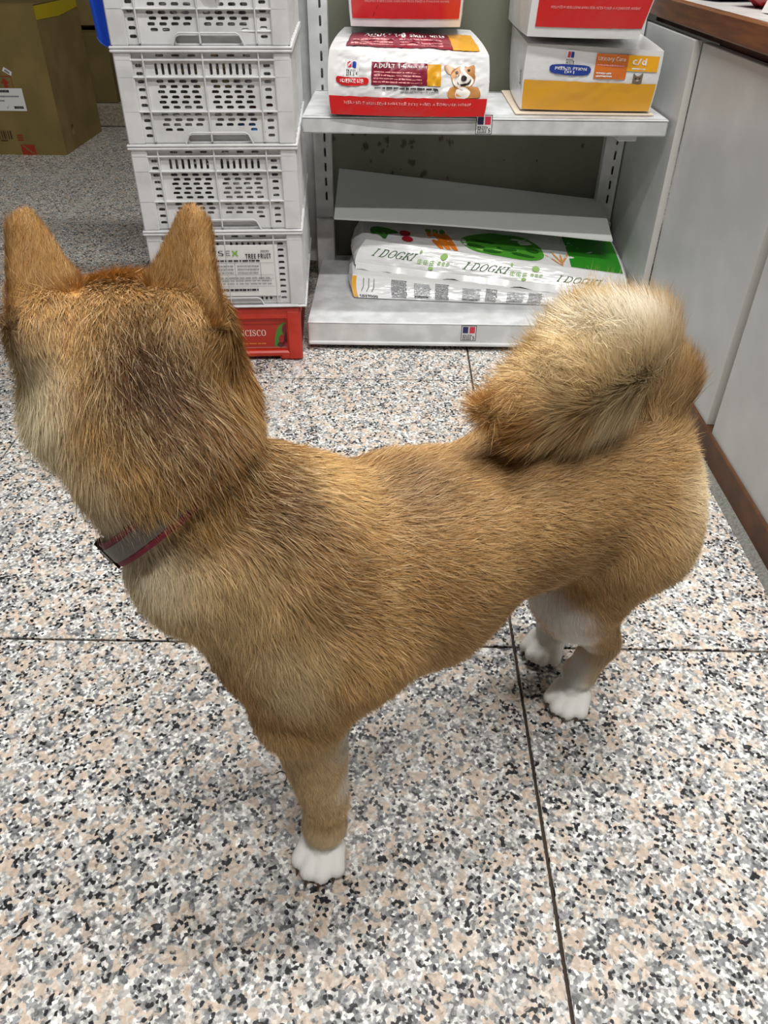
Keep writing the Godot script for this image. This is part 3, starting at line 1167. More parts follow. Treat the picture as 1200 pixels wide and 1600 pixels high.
func make_bags() -> void:
	var slogan := "HELPED 9 MILLION SHELTER PETS FIND A FOREVER HOME"
	# --- white bag with the small dog, left on the upper shelf
	var a := new_bag(Vector3(-0.152, 0.490, -1.784), Vector3(0.194, 0.489, -1.776), Vector3(-0.152, 0.612, -1.805), Vector3(0.196, 0.604, -1.800), Vector3(-0.14, 0.490, -2.12), Vector3(0.18, 0.490, -2.12), Vector3(-0.135, 0.626, -2.12), Vector3(0.175, 0.622, -2.12), 0.16, 0.0045, 4)
	var t := bag_thing(a, "white and red dog food bag with a small dog's picture, on upper shelf", M.film_white)
	var f := a.front
	ink(t, "red_band", f, Rect2(0.005, 0.005, 0.99, 0.30), M.film_red, 0.0018, 30, 8)
	letters(t, f, slogan, Rect2(0.10, 0.185, 0.80, 0.042), M.ink_pink, true, false, 0.0026)
	ink(t, "white_seam", f, Rect2(0.04, 0.02, 0.08, 0.022), M.ink_white, 0.0014, 4, 1)
	brand_mark(t, f, Rect2(0.105, 0.60, 0.09, 0.26))
	var sd := ink_shape(t, "red_ribbon", f, smooth_shape([Vector2(0.06, 0.61), Vector2(0.15, 0.585), Vector2(0.245, 0.60), Vector2(0.245, 0.50), Vector2(0.15, 0.46), Vector2(0.065, 0.50)], 3), M.film_red, 0.0022)
	letters(sd, f, "SCIENCE DIET", Rect2(0.075, 0.515, 0.16, 0.055), M.ink_white, true, false, 0.0028)
	var pn := ink(t, "burgundy_panel", f, Rect2(0.27, 0.50, 0.345, 0.34), M.film_burgundy, 0.0017, 14, 8)
	letters(pn, f, "ADULT 1-6", Rect2(0.285, 0.755, 0.20, 0.062), M.ink_white, true, false, 0.0026)
	letters(pn, f, "SMALL BITES", Rect2(0.495, 0.765, 0.115, 0.035), M.ink_white, true, false, 0.0026)
	fine_print(pn, f, Rect2(0.285, 0.52, 0.30, 0.20), 4, M.ink_pink, 21, 0.0026, 0.35)
	ink(t, "yellow_panel", f, Rect2(0.615, 0.50, 0.085, 0.33), M.film_yellow, 0.0017, 4, 8)
	fine_print(t, f, Rect2(0.29, 0.43, 0.40, 0.045), 1, M.ink_black, 22, 0.0022, 0.5)
	fine_print(t, f, Rect2(0.45, 0.385, 0.24, 0.03), 1, M.ink_grey, 23, 0.0022, 0.5)
	ink_shape(t, "dog_emblem", f, smooth_shape([Vector2(0.662, 0.415), Vector2(0.665, 0.445), Vector2(0.685, 0.45), Vector2(0.688, 0.42), Vector2(0.68, 0.43), Vector2(0.672, 0.43)], 2), M.ink_black, 0.0022)
	dog_picture(t, f, Rect2(0.715, 0.315, 0.25, 0.53))
	var ft := a.top
	ink(t, "top_panel", ft, Rect2(0.10, 0.10, 0.68, 0.55), M.film_burgundy, 0.0018, 20, 10)
	ink(t, "top_yellow_panel", ft, Rect2(0.78, 0.10, 0.17, 0.55), M.film_yellow, 0.0018, 8, 10)
	letters(t, ft, "ADULT 1-6", Rect2(0.20, 0.44, 0.28, 0.16), M.ink_white, true, false, 0.0026)
	letters(t, ft, "SMALL BITES", Rect2(0.51, 0.46, 0.24, 0.08), M.ink_white, true, false, 0.0026)
	fine_print(t, ft, Rect2(0.13, 0.14, 0.27, 0.26), 3, M.ink_pink, 24, 0.0026, 0.4)
	fine_print(t, ft, Rect2(0.44, 0.14, 0.28, 0.26), 3, M.ink_pink, 25, 0.0026, 0.3)
	# --- red bag on it
	var a2 := new_bag(Vector3(-0.110, 0.632, -1.985), Vector3(0.139, 0.632, -1.985), Vector3(-0.114, 0.775, -1.955), Vector3(0.143, 0.775, -1.955), Vector3(-0.115, 0.635, -2.13), Vector3(0.145, 0.635, -2.13), Vector3(-0.115, 0.775, -2.13), Vector3(0.145, 0.775, -2.13), 0.10, 0.002, 8)
	t = bag_thing(a2, "red food bag with a white seam lying on the white bag", M.film_white)
	f = a2.front
	ink(t, "red_panel", f, Rect2(0.02, 0.115, 0.96, 0.87), M.film_red, 0.0017, 24, 16)
	letters(t, f, slogan, Rect2(0.14, 0.335, 0.74, 0.028), M.ink_pink, true, false, 0.0024)
	for q in [[0.34, 0.60, 0.20, 0.14], [0.68, 0.60, 0.84, 0.14]]:  # folds drawn as darker red lines, crease shade put into the colour
		ink_shape(t, "fold_shade_line", f, PackedVector2Array([Vector2(q[0], q[1]), Vector2(q[0] + 0.008, q[1]), Vector2(q[2] + 0.008, q[3]), Vector2(q[2], q[3])]), flat_mat(c8(120, 20, 24), 0.5), 0.0011)
	# --- white and yellow cat food bag, right on the upper shelf
	var c := new_bag(Vector3(0.262, 0.494, -1.850), Vector3(0.549, 0.494, -1.838), Vector3(0.262, 0.622, -1.838), Vector3(0.551, 0.612, -1.822), Vector3(0.270, 0.494, -2.13), Vector3(0.56, 0.494, -2.13), Vector3(0.262, 0.632, -2.13), Vector3(0.56, 0.622, -2.13), 0.10, 0.0026, 12)
	t = bag_thing(c, "white and yellow cat food bag with a blue ribbon, on upper shelf", M.film_white)
	f = c.front
	ink(t, "yellow_panel", f, Rect2(0.01, 0.01, 0.98, 0.46), M.film_yellow, 0.0018, 26, 10)
	brand_mark(t, f, Rect2(0.29, 0.70, 0.075, 0.24))
	var bl := ink_shape(t, "blue_ribbon", f, smooth_shape([Vector2(0.20, 0.71), Vector2(0.33, 0.725), Vector2(0.475, 0.71), Vector2(0.47, 0.585), Vector2(0.33, 0.565), Vector2(0.20, 0.60)], 3), M.film_blue, 0.0022)
	letters(bl, f, "PRESCRIPTION", Rect2(0.225, 0.645, 0.23, 0.042), M.ink_white, true, false, 0.0028)
	letters(bl, f, "DIET", Rect2(0.30, 0.595, 0.075, 0.038), M.ink_white, true, false, 0.0028)
	var og := ink(t, "orange_panel", f, Rect2(0.515, 0.53, 0.235, 0.38), M.film_orange, 0.0018, 8, 8)
	letters(og, f, "Urinary Care", Rect2(0.53, 0.79, 0.20, 0.08), M.ink_white, false, false, 0.0026)
	fine_print(og, f, Rect2(0.53, 0.72, 0.20, 0.04), 1, M.ink_pink, 31, 0.0026, 0.5)
	fine_print(og, f, Rect2(0.53, 0.55, 0.12, 0.09), 2, M.ink_white, 32, 0.0026, 0.5)
	var yl := ink(t, "amber_panel", f, Rect2(0.75, 0.665, 0.225, 0.245), flat_mat(c8(240, 172, 30), 0.35), 0.0018, 8, 6)
	letters(yl, f, "c/d", Rect2(0.785, 0.765, 0.10, 0.11), M.ink_white, true, false, 0.0026)
	fine_print(yl, f, Rect2(0.785, 0.68, 0.10, 0.05), 1, M.ink_white, 33, 0.0026, 0.5)
	cat_picture(t, f, Rect2(0.80, 0.475, 0.085, 0.17))
	letters(t, func(u: float, v: float) -> Array: return c.left(0.93 - v * 0.04, 0.36 + u * 0.22), "8679", Rect2(0, 0, 1, 1), M.ink_black, true, false, 0.0015)
	# thin board under it
	var sh := thing("shelf_liner", "thin pale cardboard sheet under the white and yellow bag", "sheet", Vector3(0.405, 0.487, -1.98))
	var sb := Builder.new()
	sb.cbox(Vector3(0, 0.003, 0), Vector3(0.30, 0.004, 0.285), 0.001)
	part(sh, "sheet", sb, flat_mat(c8(222, 206, 186), 0.8))
	# --- red bag on that
	var c2 := new_bag(Vector3(0.258, 0.632, -1.822), Vector3(0.482, 0.632, -1.790), Vector3(0.264, 0.775, -1.805), Vector3(0.512, 0.775, -1.770), Vector3(0.252, 0.638, -2.12), Vector3(0.50, 0.638, -2.12), Vector3(0.255, 0.775, -2.12), Vector3(0.52, 0.775, -2.12), 0.08, 0.002, 16)
	t = bag_thing(c2, "red food bag with a white seam lying on the yellow bag", M.film_white)
	f = c2.front
	ink(t, "red_panel", f, Rect2(0.06, 0.13, 0.93, 0.86), M.film_red, 0.0017, 24, 16)
	letters(t, f, slogan, Rect2(0.17, 0.36, 0.74, 0.03), M.ink_pink, true, false, 0.0024)
	# --- two flat bags on the base deck
	var d := new_bag(Vector3(-0.112, 0.071, -1.834), Vector3(0.415, 0.071, -1.800), Vector3(-0.118, 0.116, -1.885), Vector3(0.425, 0.092, -1.815), Vector3(-0.12, 0.072, -2.11), Vector3(0.50, 0.072, -2.11), Vector3(-0.12, 0.112, -2.10), Vector3(0.50, 0.09, -2.10), 0.12, 0.003, 20)
	t = bag_thing(d, "flat grey and white food bag lying on the base shelf", M.film_white)
	f = d.front
	ink(t, "orange_corner", f, Rect2(-0.0, 0.02, 0.022, 0.9), M.film_yellow, 0.0018, 2, 8)
	for q in [[0.19, 0.08], [0.40, 0.07], [0.64, 0.06], [0.84, 0.07]]:
		fine_print(t, f, Rect2(q[0], 0.08, q[1], 0.84), 13, M.ink_grey, int(q[0] * 100), 0.0020, 0.5)
	for q in [[0.30, 0.085], [0.53, 0.09], [0.74, 0.085]]:
		fine_print(t, f, Rect2(q[0], 0.10, q[1], 0.75), 12, flat_mat(c8(160, 164, 168), 0.6), int(q[0] * 100), 0.0020, 0.4)
		fine_print(t, f, Rect2(q[0], 0.14, q[1] * 0.9, 0.10), 1, M.ink_black, int(q[0] * 170), 0.0023, 0.5)
	letters(t, f, "1037000", Rect2(0.03, 0.03, 0.09, 0.11), M.ink_black, true, false, 0.0022)
	for k in 3:
		var x := 0.055 + k * 0.025
		ink_shape(t, "drawn_line", f, PackedVector2Array([Vector2(x, 0.86), Vector2(x + 0.004, 0.86), Vector2(x + 0.004, 0.5), Vector2(x - 0.008, 0.3), Vector2(x - 0.012, 0.3), Vector2(x, 0.5)]), M.ink_grey, 0.0022)
	var e := new_bag(Vector3(-0.120, 0.120, -1.935), Vector3(0.580, 0.094, -1.808), Vector3(-0.090, 0.178, -1.965), Vector3(0.583, 0.128, -1.852), Vector3(-0.125, 0.124, -2.125), Vector3(0.575, 0.100, -2.125), Vector3(-0.10, 0.196, -2.13), Vector3(0.575, 0.172, -2.125), 0.13, 0.0034, 24)
	t = bag_thing(e, "white dog food bag with printed vegetables and green lettering, under the board", M.film_white)
	f = e.front
	for k in 3:
		var x := 0.055 + k * 0.345
		letters(t, f, "I DOGKI", Rect2(x, 0.42 - 0.05 * k, 0.155 if k != 1 else 0.16, 0.30), M.ink_green, false, true, 0.0013, "lettering", 0.012)
		if k < 2:
			for q in [[0.285, 0.74, 0.014, 0.13], [0.195, 0.80, 0.005, 0.06], [0.25, 0.22, 0.009, 0.07]]:
				ink_shape(t, "green_dot", f, oval(x + q[0] - 0.02, q[1], q[2], q[3]), M.ink_lime, 0.0022)
			# small green characters beside the name: frames and strokes of the right size
			for m in 6:
				var cw := 0.017 if m < 3 else 0.012
				var cx := x + 0.175 + (m * 0.023 if m < 3 else 0.075 + (m - 3) * 0.016)
				var ch := 0.15 if m < 3 else 0.11
				for st in [Rect2(cx, 0.50, cw, 0.022), Rect2(cx, 0.50 - ch, cw, 0.022), Rect2(cx, 0.50 - ch * 0.5, cw, 0.018), Rect2(cx + cw * 0.45, 0.50 - ch, cw * 0.14, ch + 0.05), Rect2(cx, 0.50 - ch, cw * 0.12, ch)]:
					ink(t, "green_stroke", f, st, M.ink_lime, 0.0012, 1, 1)
	var lip := Builder.new()
	var l0 := []
	var l1 := []
	var l2 := []
	for k in 41:
		var h: Array = e.front(lerpf(0.004, 0.996, k / 40.0), 0.10)
		var h2: Array = e.front(lerpf(0.004, 0.996, k / 40.0), 0.02)
		var sag := 0.004 * sin(k * 0.55) + 0.003 * sin(k * 1.3 + 1.0)
		l0.append(h[0] + h[1] * 0.0012)
		l1.append(h2[0] + Vector3(0, -0.010 + sag, 0.014))
		l2.append(h2[0] + Vector3(0, -0.006, -0.004))
	lip.grid([l1, l0])
	lip.grid([l2, l1])
	part(t, "sealed_edge", lip, M.film_white)
	ft = e.top
	# green end and the printed vegetables on top
	ink(t, "green_panel", ft, Rect2(0.80, 0.02, 0.195, 0.9), M.film_green, 0.0010, 10, 12)
	ink_shape(t, "printed_lettuce", ft, smooth_shape([Vector2(0.385, 0.35), Vector2(0.42, 0.10), Vector2(0.52, 0.04), Vector2(0.64, 0.03), Vector2(0.70, 0.14), Vector2(0.69, 0.40), Vector2(0.62, 0.55), Vector2(0.48, 0.56)], 5), flat_mat(c8(72, 150, 44), 0.35), 0.0010)
	for q in [[0.44, 0.20, 0.03, 0.05, 0.5], [0.50, 0.12, 0.035, 0.04, 2.4], [0.56, 0.22, 0.04, 0.05, 0.2], [0.62, 0.12, 0.03, 0.05, 1.0], [0.66, 0.26, 0.025, 0.06, 0.1], [0.47, 0.34, 0.03, 0.06, 0.8]]:
		ink_shape(t, "lettuce_fold", ft, oval(q[0], q[1], q[2], q[3], 14, q[4]), flat_mat(c8(36, 96, 26), 0.35), 0.0024)
	for q in [[0.455, 0.12, 0.02, 0.02, 0.5], [0.53, 0.17, 0.03, 0.015, 0.3], [0.60, 0.20, 0.03, 0.015, 0.4], [0.645, 0.08, 0.02, 0.015, 0.6]]:
		ink_shape(t, "lettuce_rib", ft, oval(q[0], q[1], q[2], q[3], 12, q[4]), flat_mat(c8(146, 200, 104), 0.35), 0.0017)
	for k in 3:
		var x := 0.25 + k * 0.028
		ink_shape(t, "printed_carrot", ft, smooth_shape([Vector2(x, 0.42), Vector2(x + 0.03, 0.42), Vector2(x + 0.058, 0.06), Vector2(x + 0.05, 0.03), Vector2(x + 0.038, 0.05)], 3), flat_mat(c8(232, 130, 40), 0.35), 0.0010 + 0.0002 * k)
		ink_shape(t, "carrot_top", ft, oval(x + 0.01, 0.50, 0.012, 0.07, 10), flat_mat(c8(84, 140, 50), 0.4), 0.0010)
	for q in [[0.165, 0.34], [0.17, 0.16]]:
		ink_shape(t, "printed_radish", ft, oval(q[0], q[1], 0.022, 0.085), flat_mat(c8(176, 26, 46), 0.35), 0.0022)
	ink_shape(t, "radish_leaf", ft, smooth_shape([Vector2(0.03, 0.42), Vector2(0.06, 0.50), Vector2(0.10, 0.46), Vector2(0.14, 0.34), Vector2(0.10, 0.26), Vector2(0.08, 0.10), Vector2(0.055, 0.20), Vector2(0.03, 0.22)], 4), flat_mat(c8(58, 120, 44), 0.4), 0.0011)
	for k in 4:
		ink_shape(t, "printed_grain", ft, oval(0.735 + k * 0.016, 0.12 + 0.05 * (k % 2), 0.005, 0.12, 10, 0.3 - 0.15 * k), flat_mat(c8(206, 150, 84), 0.5), 0.0011)
	# --- loose white board lying tilted over the bag
	var wb := thing("white_board", "loose white board lying tilted on the dog food bag", "board", Vector3(0.2, 0.2, -2.03))
	var bo := wb.position
	var wbb := Builder.new()
	var lo := []
	var hi := []
	for j in 9:
		var r0 := []
		var r1 := []
		for i in 21:
			var u := i / 20.0
			var v := j / 8.0
			var p: Vector3 = Vector3(-0.156, 0.222, -1.972).lerp(Vector3(0.535, 0.196, -1.905), u).lerp(Vector3(-0.152, 0.297, -2.148).lerp(Vector3(0.556, 0.224, -2.150), u), v)
			p.y += 0.006 * sin(PI * u) * (1.0 - v)
			r0.append(p - bo)
			r1.append(p - bo + Vector3(0, 0.0045, 0))
		lo.append(r0)
		hi.append(r1)
	wbb.grid(hi)
	var under := []
	for row in lo:
		var q: Array = row.duplicate()
		q.reverse()
		under.append(q)
	wbb.grid(under)
	wbb.grid([lo[0], hi[0]])
	var bk := [lo[8].duplicate(), hi[8].duplicate()]
	bk[0].reverse()
	bk[1].reverse()
	wbb.grid(bk)
	for s in [0, 20]:
		var c0 := []
		var c1 := []
		for j in 9:
			c0.append(lo[j][s])
			c1.append(hi[j][s])
		if s == 0:
			c0.reverse()
			c1.reverse()
		wbb.grid([c0, c1])
	part(wb, "sheet", wbb, flat_mat(c8(204, 206, 202), 0.6))


func dog_picture(t: Node3D, f: Callable, r: Rect2) -> void:
	var to := func(q: Array) -> PackedVector2Array:
		var p := []
		for k in q:
			p.append(r.position + Vector2(k[0] * r.size.x, k[1] * r.size.y))
		return smooth_shape(p, 4)
	var tan := flat_mat(c8(190, 130, 66), 0.4)
	var white := flat_mat(c8(236, 230, 222), 0.4)
	var dark := flat_mat(c8(30, 24, 22), 0.4)
	var body := ink_shape(t, "printed_dog", f, to.call([[0.16, 0.0], [0.15, 0.28], [0.30, 0.34], [0.70, 0.36], [0.88, 0.30], [0.92, 0.04], [0.6, 0.0]]), tan, 0.0019)
	ink_shape(body, "printed_chest", f, to.call([[0.34, 0.01], [0.32, 0.24], [0.50, 0.34], [0.68, 0.20], [0.62, 0.01]]), white, 0.0022)
	ink_shape(body, "printed_ear", f, to.call([[0.02, 0.96], [0.05, 0.80], [0.20, 0.68], [0.28, 0.84], [0.18, 0.93]]), flat_mat(c8(196, 160, 128), 0.4), 0.0020)
	ink_shape(body, "printed_ear", f, to.call([[0.62, 0.92], [0.74, 0.99], [0.78, 0.90], [0.76, 0.74], [0.64, 0.80]]), tan, 0.0020)
	ink_shape(body, "printed_head", f, to.call([[0.18, 0.66], [0.24, 0.84], [0.45, 0.94], [0.68, 0.88], [0.79, 0.66], [0.72, 0.40], [0.50, 0.24], [0.28, 0.34]]), tan, 0.0022)
	ink_shape(body, "printed_blaze", f, to.call([[0.42, 0.92], [0.50, 0.94], [0.56, 0.76], [0.74, 0.56], [0.66, 0.36], [0.50, 0.26], [0.30, 0.36], [0.22, 0.54], [0.40, 0.72]]), white, 0.0025)
	ink_shape(body, "printed_nose", f, oval(r.position.x + 0.50 * r.size.x, r.position.y + 0.60 * r.size.y, 0.075 * r.size.x, 0.075 * r.size.y), dark, 0.0029)
	ink_shape(body, "printed_eye", f, oval(r.position.x + 0.33 * r.size.x, r.position.y + 0.76 * r.size.y, 0.035 * r.size.x, 0.03 * r.size.y), dark, 0.0029)
	ink_shape(body, "printed_eye", f, oval(r.position.x + 0.62 * r.size.x, r.position.y + 0.83 * r.size.y, 0.04 * r.size.x, 0.035 * r.size.y), dark, 0.0029)
	ink_shape(body, "printed_mouth", f, to.call([[0.34, 0.50], [0.40, 0.42], [0.52, 0.44], [0.60, 0.46], [0.66, 0.56], [0.68, 0.50], [0.60, 0.40], [0.46, 0.38], [0.36, 0.44]]), dark, 0.0029)


func cat_picture(t: Node3D, f: Callable, r: Rect2) -> void:
	var to := func(q: Array) -> PackedVector2Array:
		var p := []
		for k in q:
			p.append(r.position + Vector2(k[0] * r.size.x, k[1] * r.size.y))
		return smooth_shape(p, 3)
	var grey := flat_mat(c8(120, 108, 92), 0.5)
	var body := ink_shape(t, "printed_cat", f, to.call([[0.15, 0.0], [0.08, 0.40], [0.10, 0.95], [0.32, 0.70], [0.62, 0.72], [0.88, 1.0], [0.90, 0.45], [0.84, 0.0]]), grey, 0.0021)
	for q in [[0.33, 0.48], [0.66, 0.48]]:
		ink_shape(body, "printed_eye", f, oval(r.position.x + q[0] * r.size.x, r.position.y + q[1] * r.size.y, 0.09 * r.size.x, 0.06 * r.size.y, 10), flat_mat(c8(40, 36, 30), 0.5), 0.0025)
	ink_shape(body, "printed_nose", f, oval(r.position.x + 0.5 * r.size.x, r.position.y + 0.28 * r.size.y, 0.12 * r.size.x, 0.08 * r.size.y, 10), flat_mat(c8(190, 176, 160), 0.5), 0.0025)


# ------------------------------------------------------------------ cardboard boxes at the back left

func carton(label: String, at: Vector3, s: Vector3, material: Material, turn := 0.0, hole := Vector3.ZERO, into := Vector3.ZERO) -> Node3D:
	var t := thing("cardboard_box", label, "box", at, turn)
	if into == Vector3.ZERO:
		var b := Builder.new()
		b.cbox(Vector3(0, s.y / 2, 0), s - Vector3(0.004, 0.0, 0.004), 0.003)
		part(t, "box_body", b, material)
	else:
		# a hand hole cut into the box
		var c := CSGBox3D.new()
		c.name = "box_body"
		c.size = s - Vector3(0.004, 0.0, 0.004)
		c.material = material
		t.add_child(c, true)
		c.position = Vector3(0, s.y / 2, 0)
		var h := CSGCylinder3D.new()
		h.name = "hand_hole"
		h.operation = CSGShape3D.OPERATION_SUBTRACTION
		h.radius = 0.022
		h.height = 0.24
		h.sides = 24
		h.material = material
		c.add_child(h, true)
		h.position = hole - Vector3(0, s.y / 2, 0)
		h.basis = Basis(into.cross(Vector3.UP) * 0.72, into, Vector3.UP * 1.0)
	# flaps meeting on top
	for k in [-1.0, 1.0]:
		var f := Builder.new()
		f.cbox(Vector3(0, s.y + 0.002, k * s.z / 4), Vector3(s.x, 0.004, s.z / 2 - 0.002), 0.001)
		part(t, "flap", f, material)
	return t


func make_boxes() -> void:
	# the large labelled carton
	var t := carton("large brown cardboard box with white label and yellow tape", Vector3(-1.75, 0, -3.84), Vector3(0.60, 0.552, 0.50), M.card, 0.0, Vector3(0.298, 0.078, 0.115), Vector3.RIGHT)
	var f := plane_of(Vector3(-0.30, 0, 0.2485), Vector3(0.60, 0, 0), Vector3(0, 0.552, 0))
	var tape := film(c8(190, 170, 24))
	ink(t, "tape", f, Rect2(0.46, 0.46, 0.10, 0.20), tape, 0.0008, 1, 1)
	var lab := ink(t, "shipping_label", f, Rect2(0.585, 0.315, 0.20, 0.155), M.paper, 0.0010, 1, 1)
	fine_print(lab, f, Rect2(0.61, 0.435, 0.09, 0.025), 1, M.ink_black, 51, 0.0016, 0.7)
	fine_print(lab, f, Rect2(0.61, 0.405, 0.15, 0.02), 1, M.ink_grey, 52, 0.0016, 0.5)
	fine_print(lab, f, Rect2(0.60, 0.375, 0.05, 0.02), 1, M.ink_grey, 53, 0.0016, 0.5)
	fine_print(lab, f, Rect2(0.70, 0.325, 0.075, 0.022), 1, M.ink_black, 54, 0.0016, 0.8)
	ink_shape(lab, "tick_mark", f, PackedVector2Array([Vector2(0.645, 0.345), Vector2(0.652, 0.33), Vector2(0.670, 0.36), Vector2(0.653, 0.337)]), M.ink_grey, 0.0016)
	var st := ink_shape(t, "small_sticker", f, PackedVector2Array([Vector2(0.68, 0.585), Vector2(0.695, 0.612), Vector2(0.745, 0.578), Vector2(0.735, 0.552)]), M.paper, 0.0010)
	ink_shape(st, "barcode", f, PackedVector2Array([Vector2(0.694, 0.586), Vector2(0.702, 0.598), Vector2(0.730, 0.576), Vector2(0.724, 0.565)]), M.ink_grey, 0.0016)
	var rd := flat_mat(c8(150, 44, 22), 0.8)
	ink_shape(t, "arrow_mark", f, PackedVector2Array([Vector2(0.668, 0.475), Vector2(0.692, 0.475), Vector2(0.692, 0.505), Vector2(0.708, 0.505), Vector2(0.676, 0.54), Vector2(0.652, 0.505), Vector2(0.668, 0.505)]), rd, 0.0008)
	for q in [Rect2(0.60, 0.548, 0.13, 0.004), Rect2(0.725, 0.47, 0.004, 0.08), Rect2(0.38, 0.548, 0.07, 0.004), Rect2(0.40, 0.455, 0.07, 0.004)]:
		ink(t, "printed_line", f, q, rd, 0.0008, 1, 1)
	for k in 9:
		ink(t, "printed_bar", f, Rect2(0.49 + k * 0.016, 0.115, 0.004 + 0.003 * (k % 3), 0.06), flat_mat(c8(60, 46, 26), 0.8), 0.0008, 1, 1)
	ink(t, "printed_line", f, Rect2(0.54, 0.10, 0.05, 0.008), flat_mat(c8(60, 46, 26), 0.8), 0.0008, 1, 1)
	var hz := ink(t, "hazard_square", f, Rect2(0.675, 0.0, 0.10, 0.075), rd, 0.0008, 1, 1)
	ink_shape(hz, "hazard_slash", f, PackedVector2Array([Vector2(0.685, 0.068), Vector2(0.70, 0.068), Vector2(0.768, 0.006), Vector2(0.752, 0.006)]), M.card, 0.0012)
	fine_print(t, f, Rect2(0.665, 0.10, 0.05, 0.05), 3, rd, 55, 0.0008, 0.6)
	# side: hand hole and tape
	var g := plane_of(Vector3(0.2985, 0, 0.25), Vector3(0, 0, -0.5), Vector3(0, 0.552, 0))
	ink_shape(t, "tape", g, PackedVector2Array([Vector2(0.0, 0.995), Vector2(0.0, 0.91), Vector2(0.5, 0.90), Vector2(0.98, 0.93), Vector2(0.98, 0.995)]), tape, 0.0008)
	# stone block with a carton on it, another carton on top
	var sb := thing("stone_block", "rough pale stone block on the floor beside the cardboard box", "block", Vector3(-1.38, 0, -4.28))
	var b := Builder.new()
	b.cbox(Vector3(0, 0.052, 0), Vector3(0.30, 0.104, 0.20), 0.008)
	part(sb, "stone", b, M.stone)
	carton("brown cardboard box standing on the stone block", Vector3(-1.47, 0.104, -4.29), Vector3(0.17, 0.30, 0.17), M.card_dark)
	carton("small brown cardboard box on top of the box on stone", Vector3(-1.47, 0.428, -4.31), Vector3(0.19, 0.16, 0.20), M.card, 0.06)
	# invented cartons, added to fill the dark gap behind
	carton("tall plain cardboard box added to fill the dark gap behind the stone block", Vector3(-1.12, 0, -4.72), Vector3(0.62, 1.25, 0.42), M.card_dark)
	carton("wide plain cardboard box added to fill the dark behind the labelled box", Vector3(-1.92, 0, -4.70), Vector3(0.80, 1.05, 0.44), M.card_dark)
	# blue cloth hanging from a crate
	var cl := thing("blue_cloth", "bright blue cloth hanging at the corner of the white crate stack", "cloth", Vector3(-0.56, 0.61, -1.70))
	var rows := []
	for j in 25:
		var v := j / 24.0
		var row := []
		for i in 17:
			var s := i / 16.0
			var wv := 0.5 + 0.5 * v
			var x := lerpf(-0.030, 0.034, s) * (0.72 + 0.28 * v) + 0.004 * (1.0 - v)
			var tip := (1.0 - v) * (0.028 * absf(s - 0.62) * 1.6)
			var y := v * 0.345 + tip
			var z := 0.010 * sin(s * 9.0 + v * 1.5) * wv - 0.004 * cos(s * 17.0) * wv
			if v > 0.9:
				z -= (v - 0.9) * 0.3
				x += (v - 0.9) * 0.35
			row.append(Vector3(x, y, z))
		rows.append(row)
	var cb := Builder.new()
	cb.grid(rows)
	var back := []
	for row in rows:
		var q := []
		for p in row:
			q.append(p + Vector3(0, 0, -0.0016))
		q.reverse()
		back.append(q)
	cb.grid(back)
	var cm := flat_mat(c8(24, 82, 214), 0.85)
	cm.rim_enabled = true
	cm.rim = 0.4
	cm.rim_tint = 0.6
	var cloth := part(cl, "cloth_sheet", cb, cm)
	var hem := []
	var hr := []
	for p in rows[0]:
		hem.append(p)
		hr.append(0.0011)
	var hb2 := Builder.new()
	hb2.tube(hem, hr, 6)
	part(cloth, "hem", hb2, flat_mat(c8(70, 124, 230), 0.85))


# ------------------------------------------------------------------ on the worktop

func make_counter_goods() -> void:
	packet("red_packet", "red film packet lying on the worktop beside the white paper", Vector3(0.725, 0.6925, -1.735), Vector3(0.13, 0.05, 0.16), 0.3, film(c8(176, 24, 40)), 61)
	packet("blue_packet", "dark blue film packet behind the red one on the worktop", Vector3(0.70, 0.6925, -1.93), Vector3(0.14, 0.04, 0.10), 0.2, film(c8(28, 50, 120)), 62)
	var t := thing("paper_bag", "white printed paper packet standing up on the worktop", "packet", Vector3(0.715, 0.6925, -1.60), 0.25)
	var g := new_bag(Vector3(-0.075, 0.0, 0.05), Vector3(0.08, 0.0, 0.05), Vector3(-0.050, 0.09, 0.01), Vector3(0.08, 0.09, 0.01), Vector3(-0.06, 0.0, -0.05), Vector3(0.08, 0.0, -0.05), Vector3(-0.045, 0.09, -0.02), Vector3(0.08, 0.09, -0.02), 0.06, 0.002, 66)
	g.o = Vector3.ZERO
	var b := Builder.new()
	g.fill(b, 16)
	part(t, "paper_body", b, M.paper)
	fine_print(t, g.front, Rect2(0.25, 0.18, 0.65, 0.5), 4, M.ink_black, 67, 0.0012, 0.5)


# ------------------------------------------------------------------ the dog: bones with a radius, meshed as one surface, then covered with fur

class Bone:
	var a: Vector3
	var b: Vector3
	var ra: float
	var rb: float
	var k: float
	var inset: float
	var flow: Vector3
	var length: float
	var lift: float
	var col: Vector3
	var fan := 0.0

	func dist(p: Vector3) -> float:
		var ba := b - a
		var t := clampf((p - a).dot(ba) / maxf(ba.length_squared(), 1e-9), 0.0, 1.0)
		return (p - a - ba * t).length() - lerpf(ra, rb, t)


var bones: Array[Bone] = []


func bone(a: Vector3, ra: float, b: Vector3, rb: float, k: float, inset: float, flow: Vector3, length: float, lift: float, col: Color) -> void:
	var q := Bone.new()
	q.a = a
	q.b = b
	q.ra = ra - inset
	q.rb = rb - inset
	q.k = k
	q.inset = inset
	q.flow = flow.normalized()
	q.length = length
	q.lift = lift
	var l := col.srgb_to_linear()
	q.col = Vector3(l.r, l.g, l.b)
	bones.append(q)


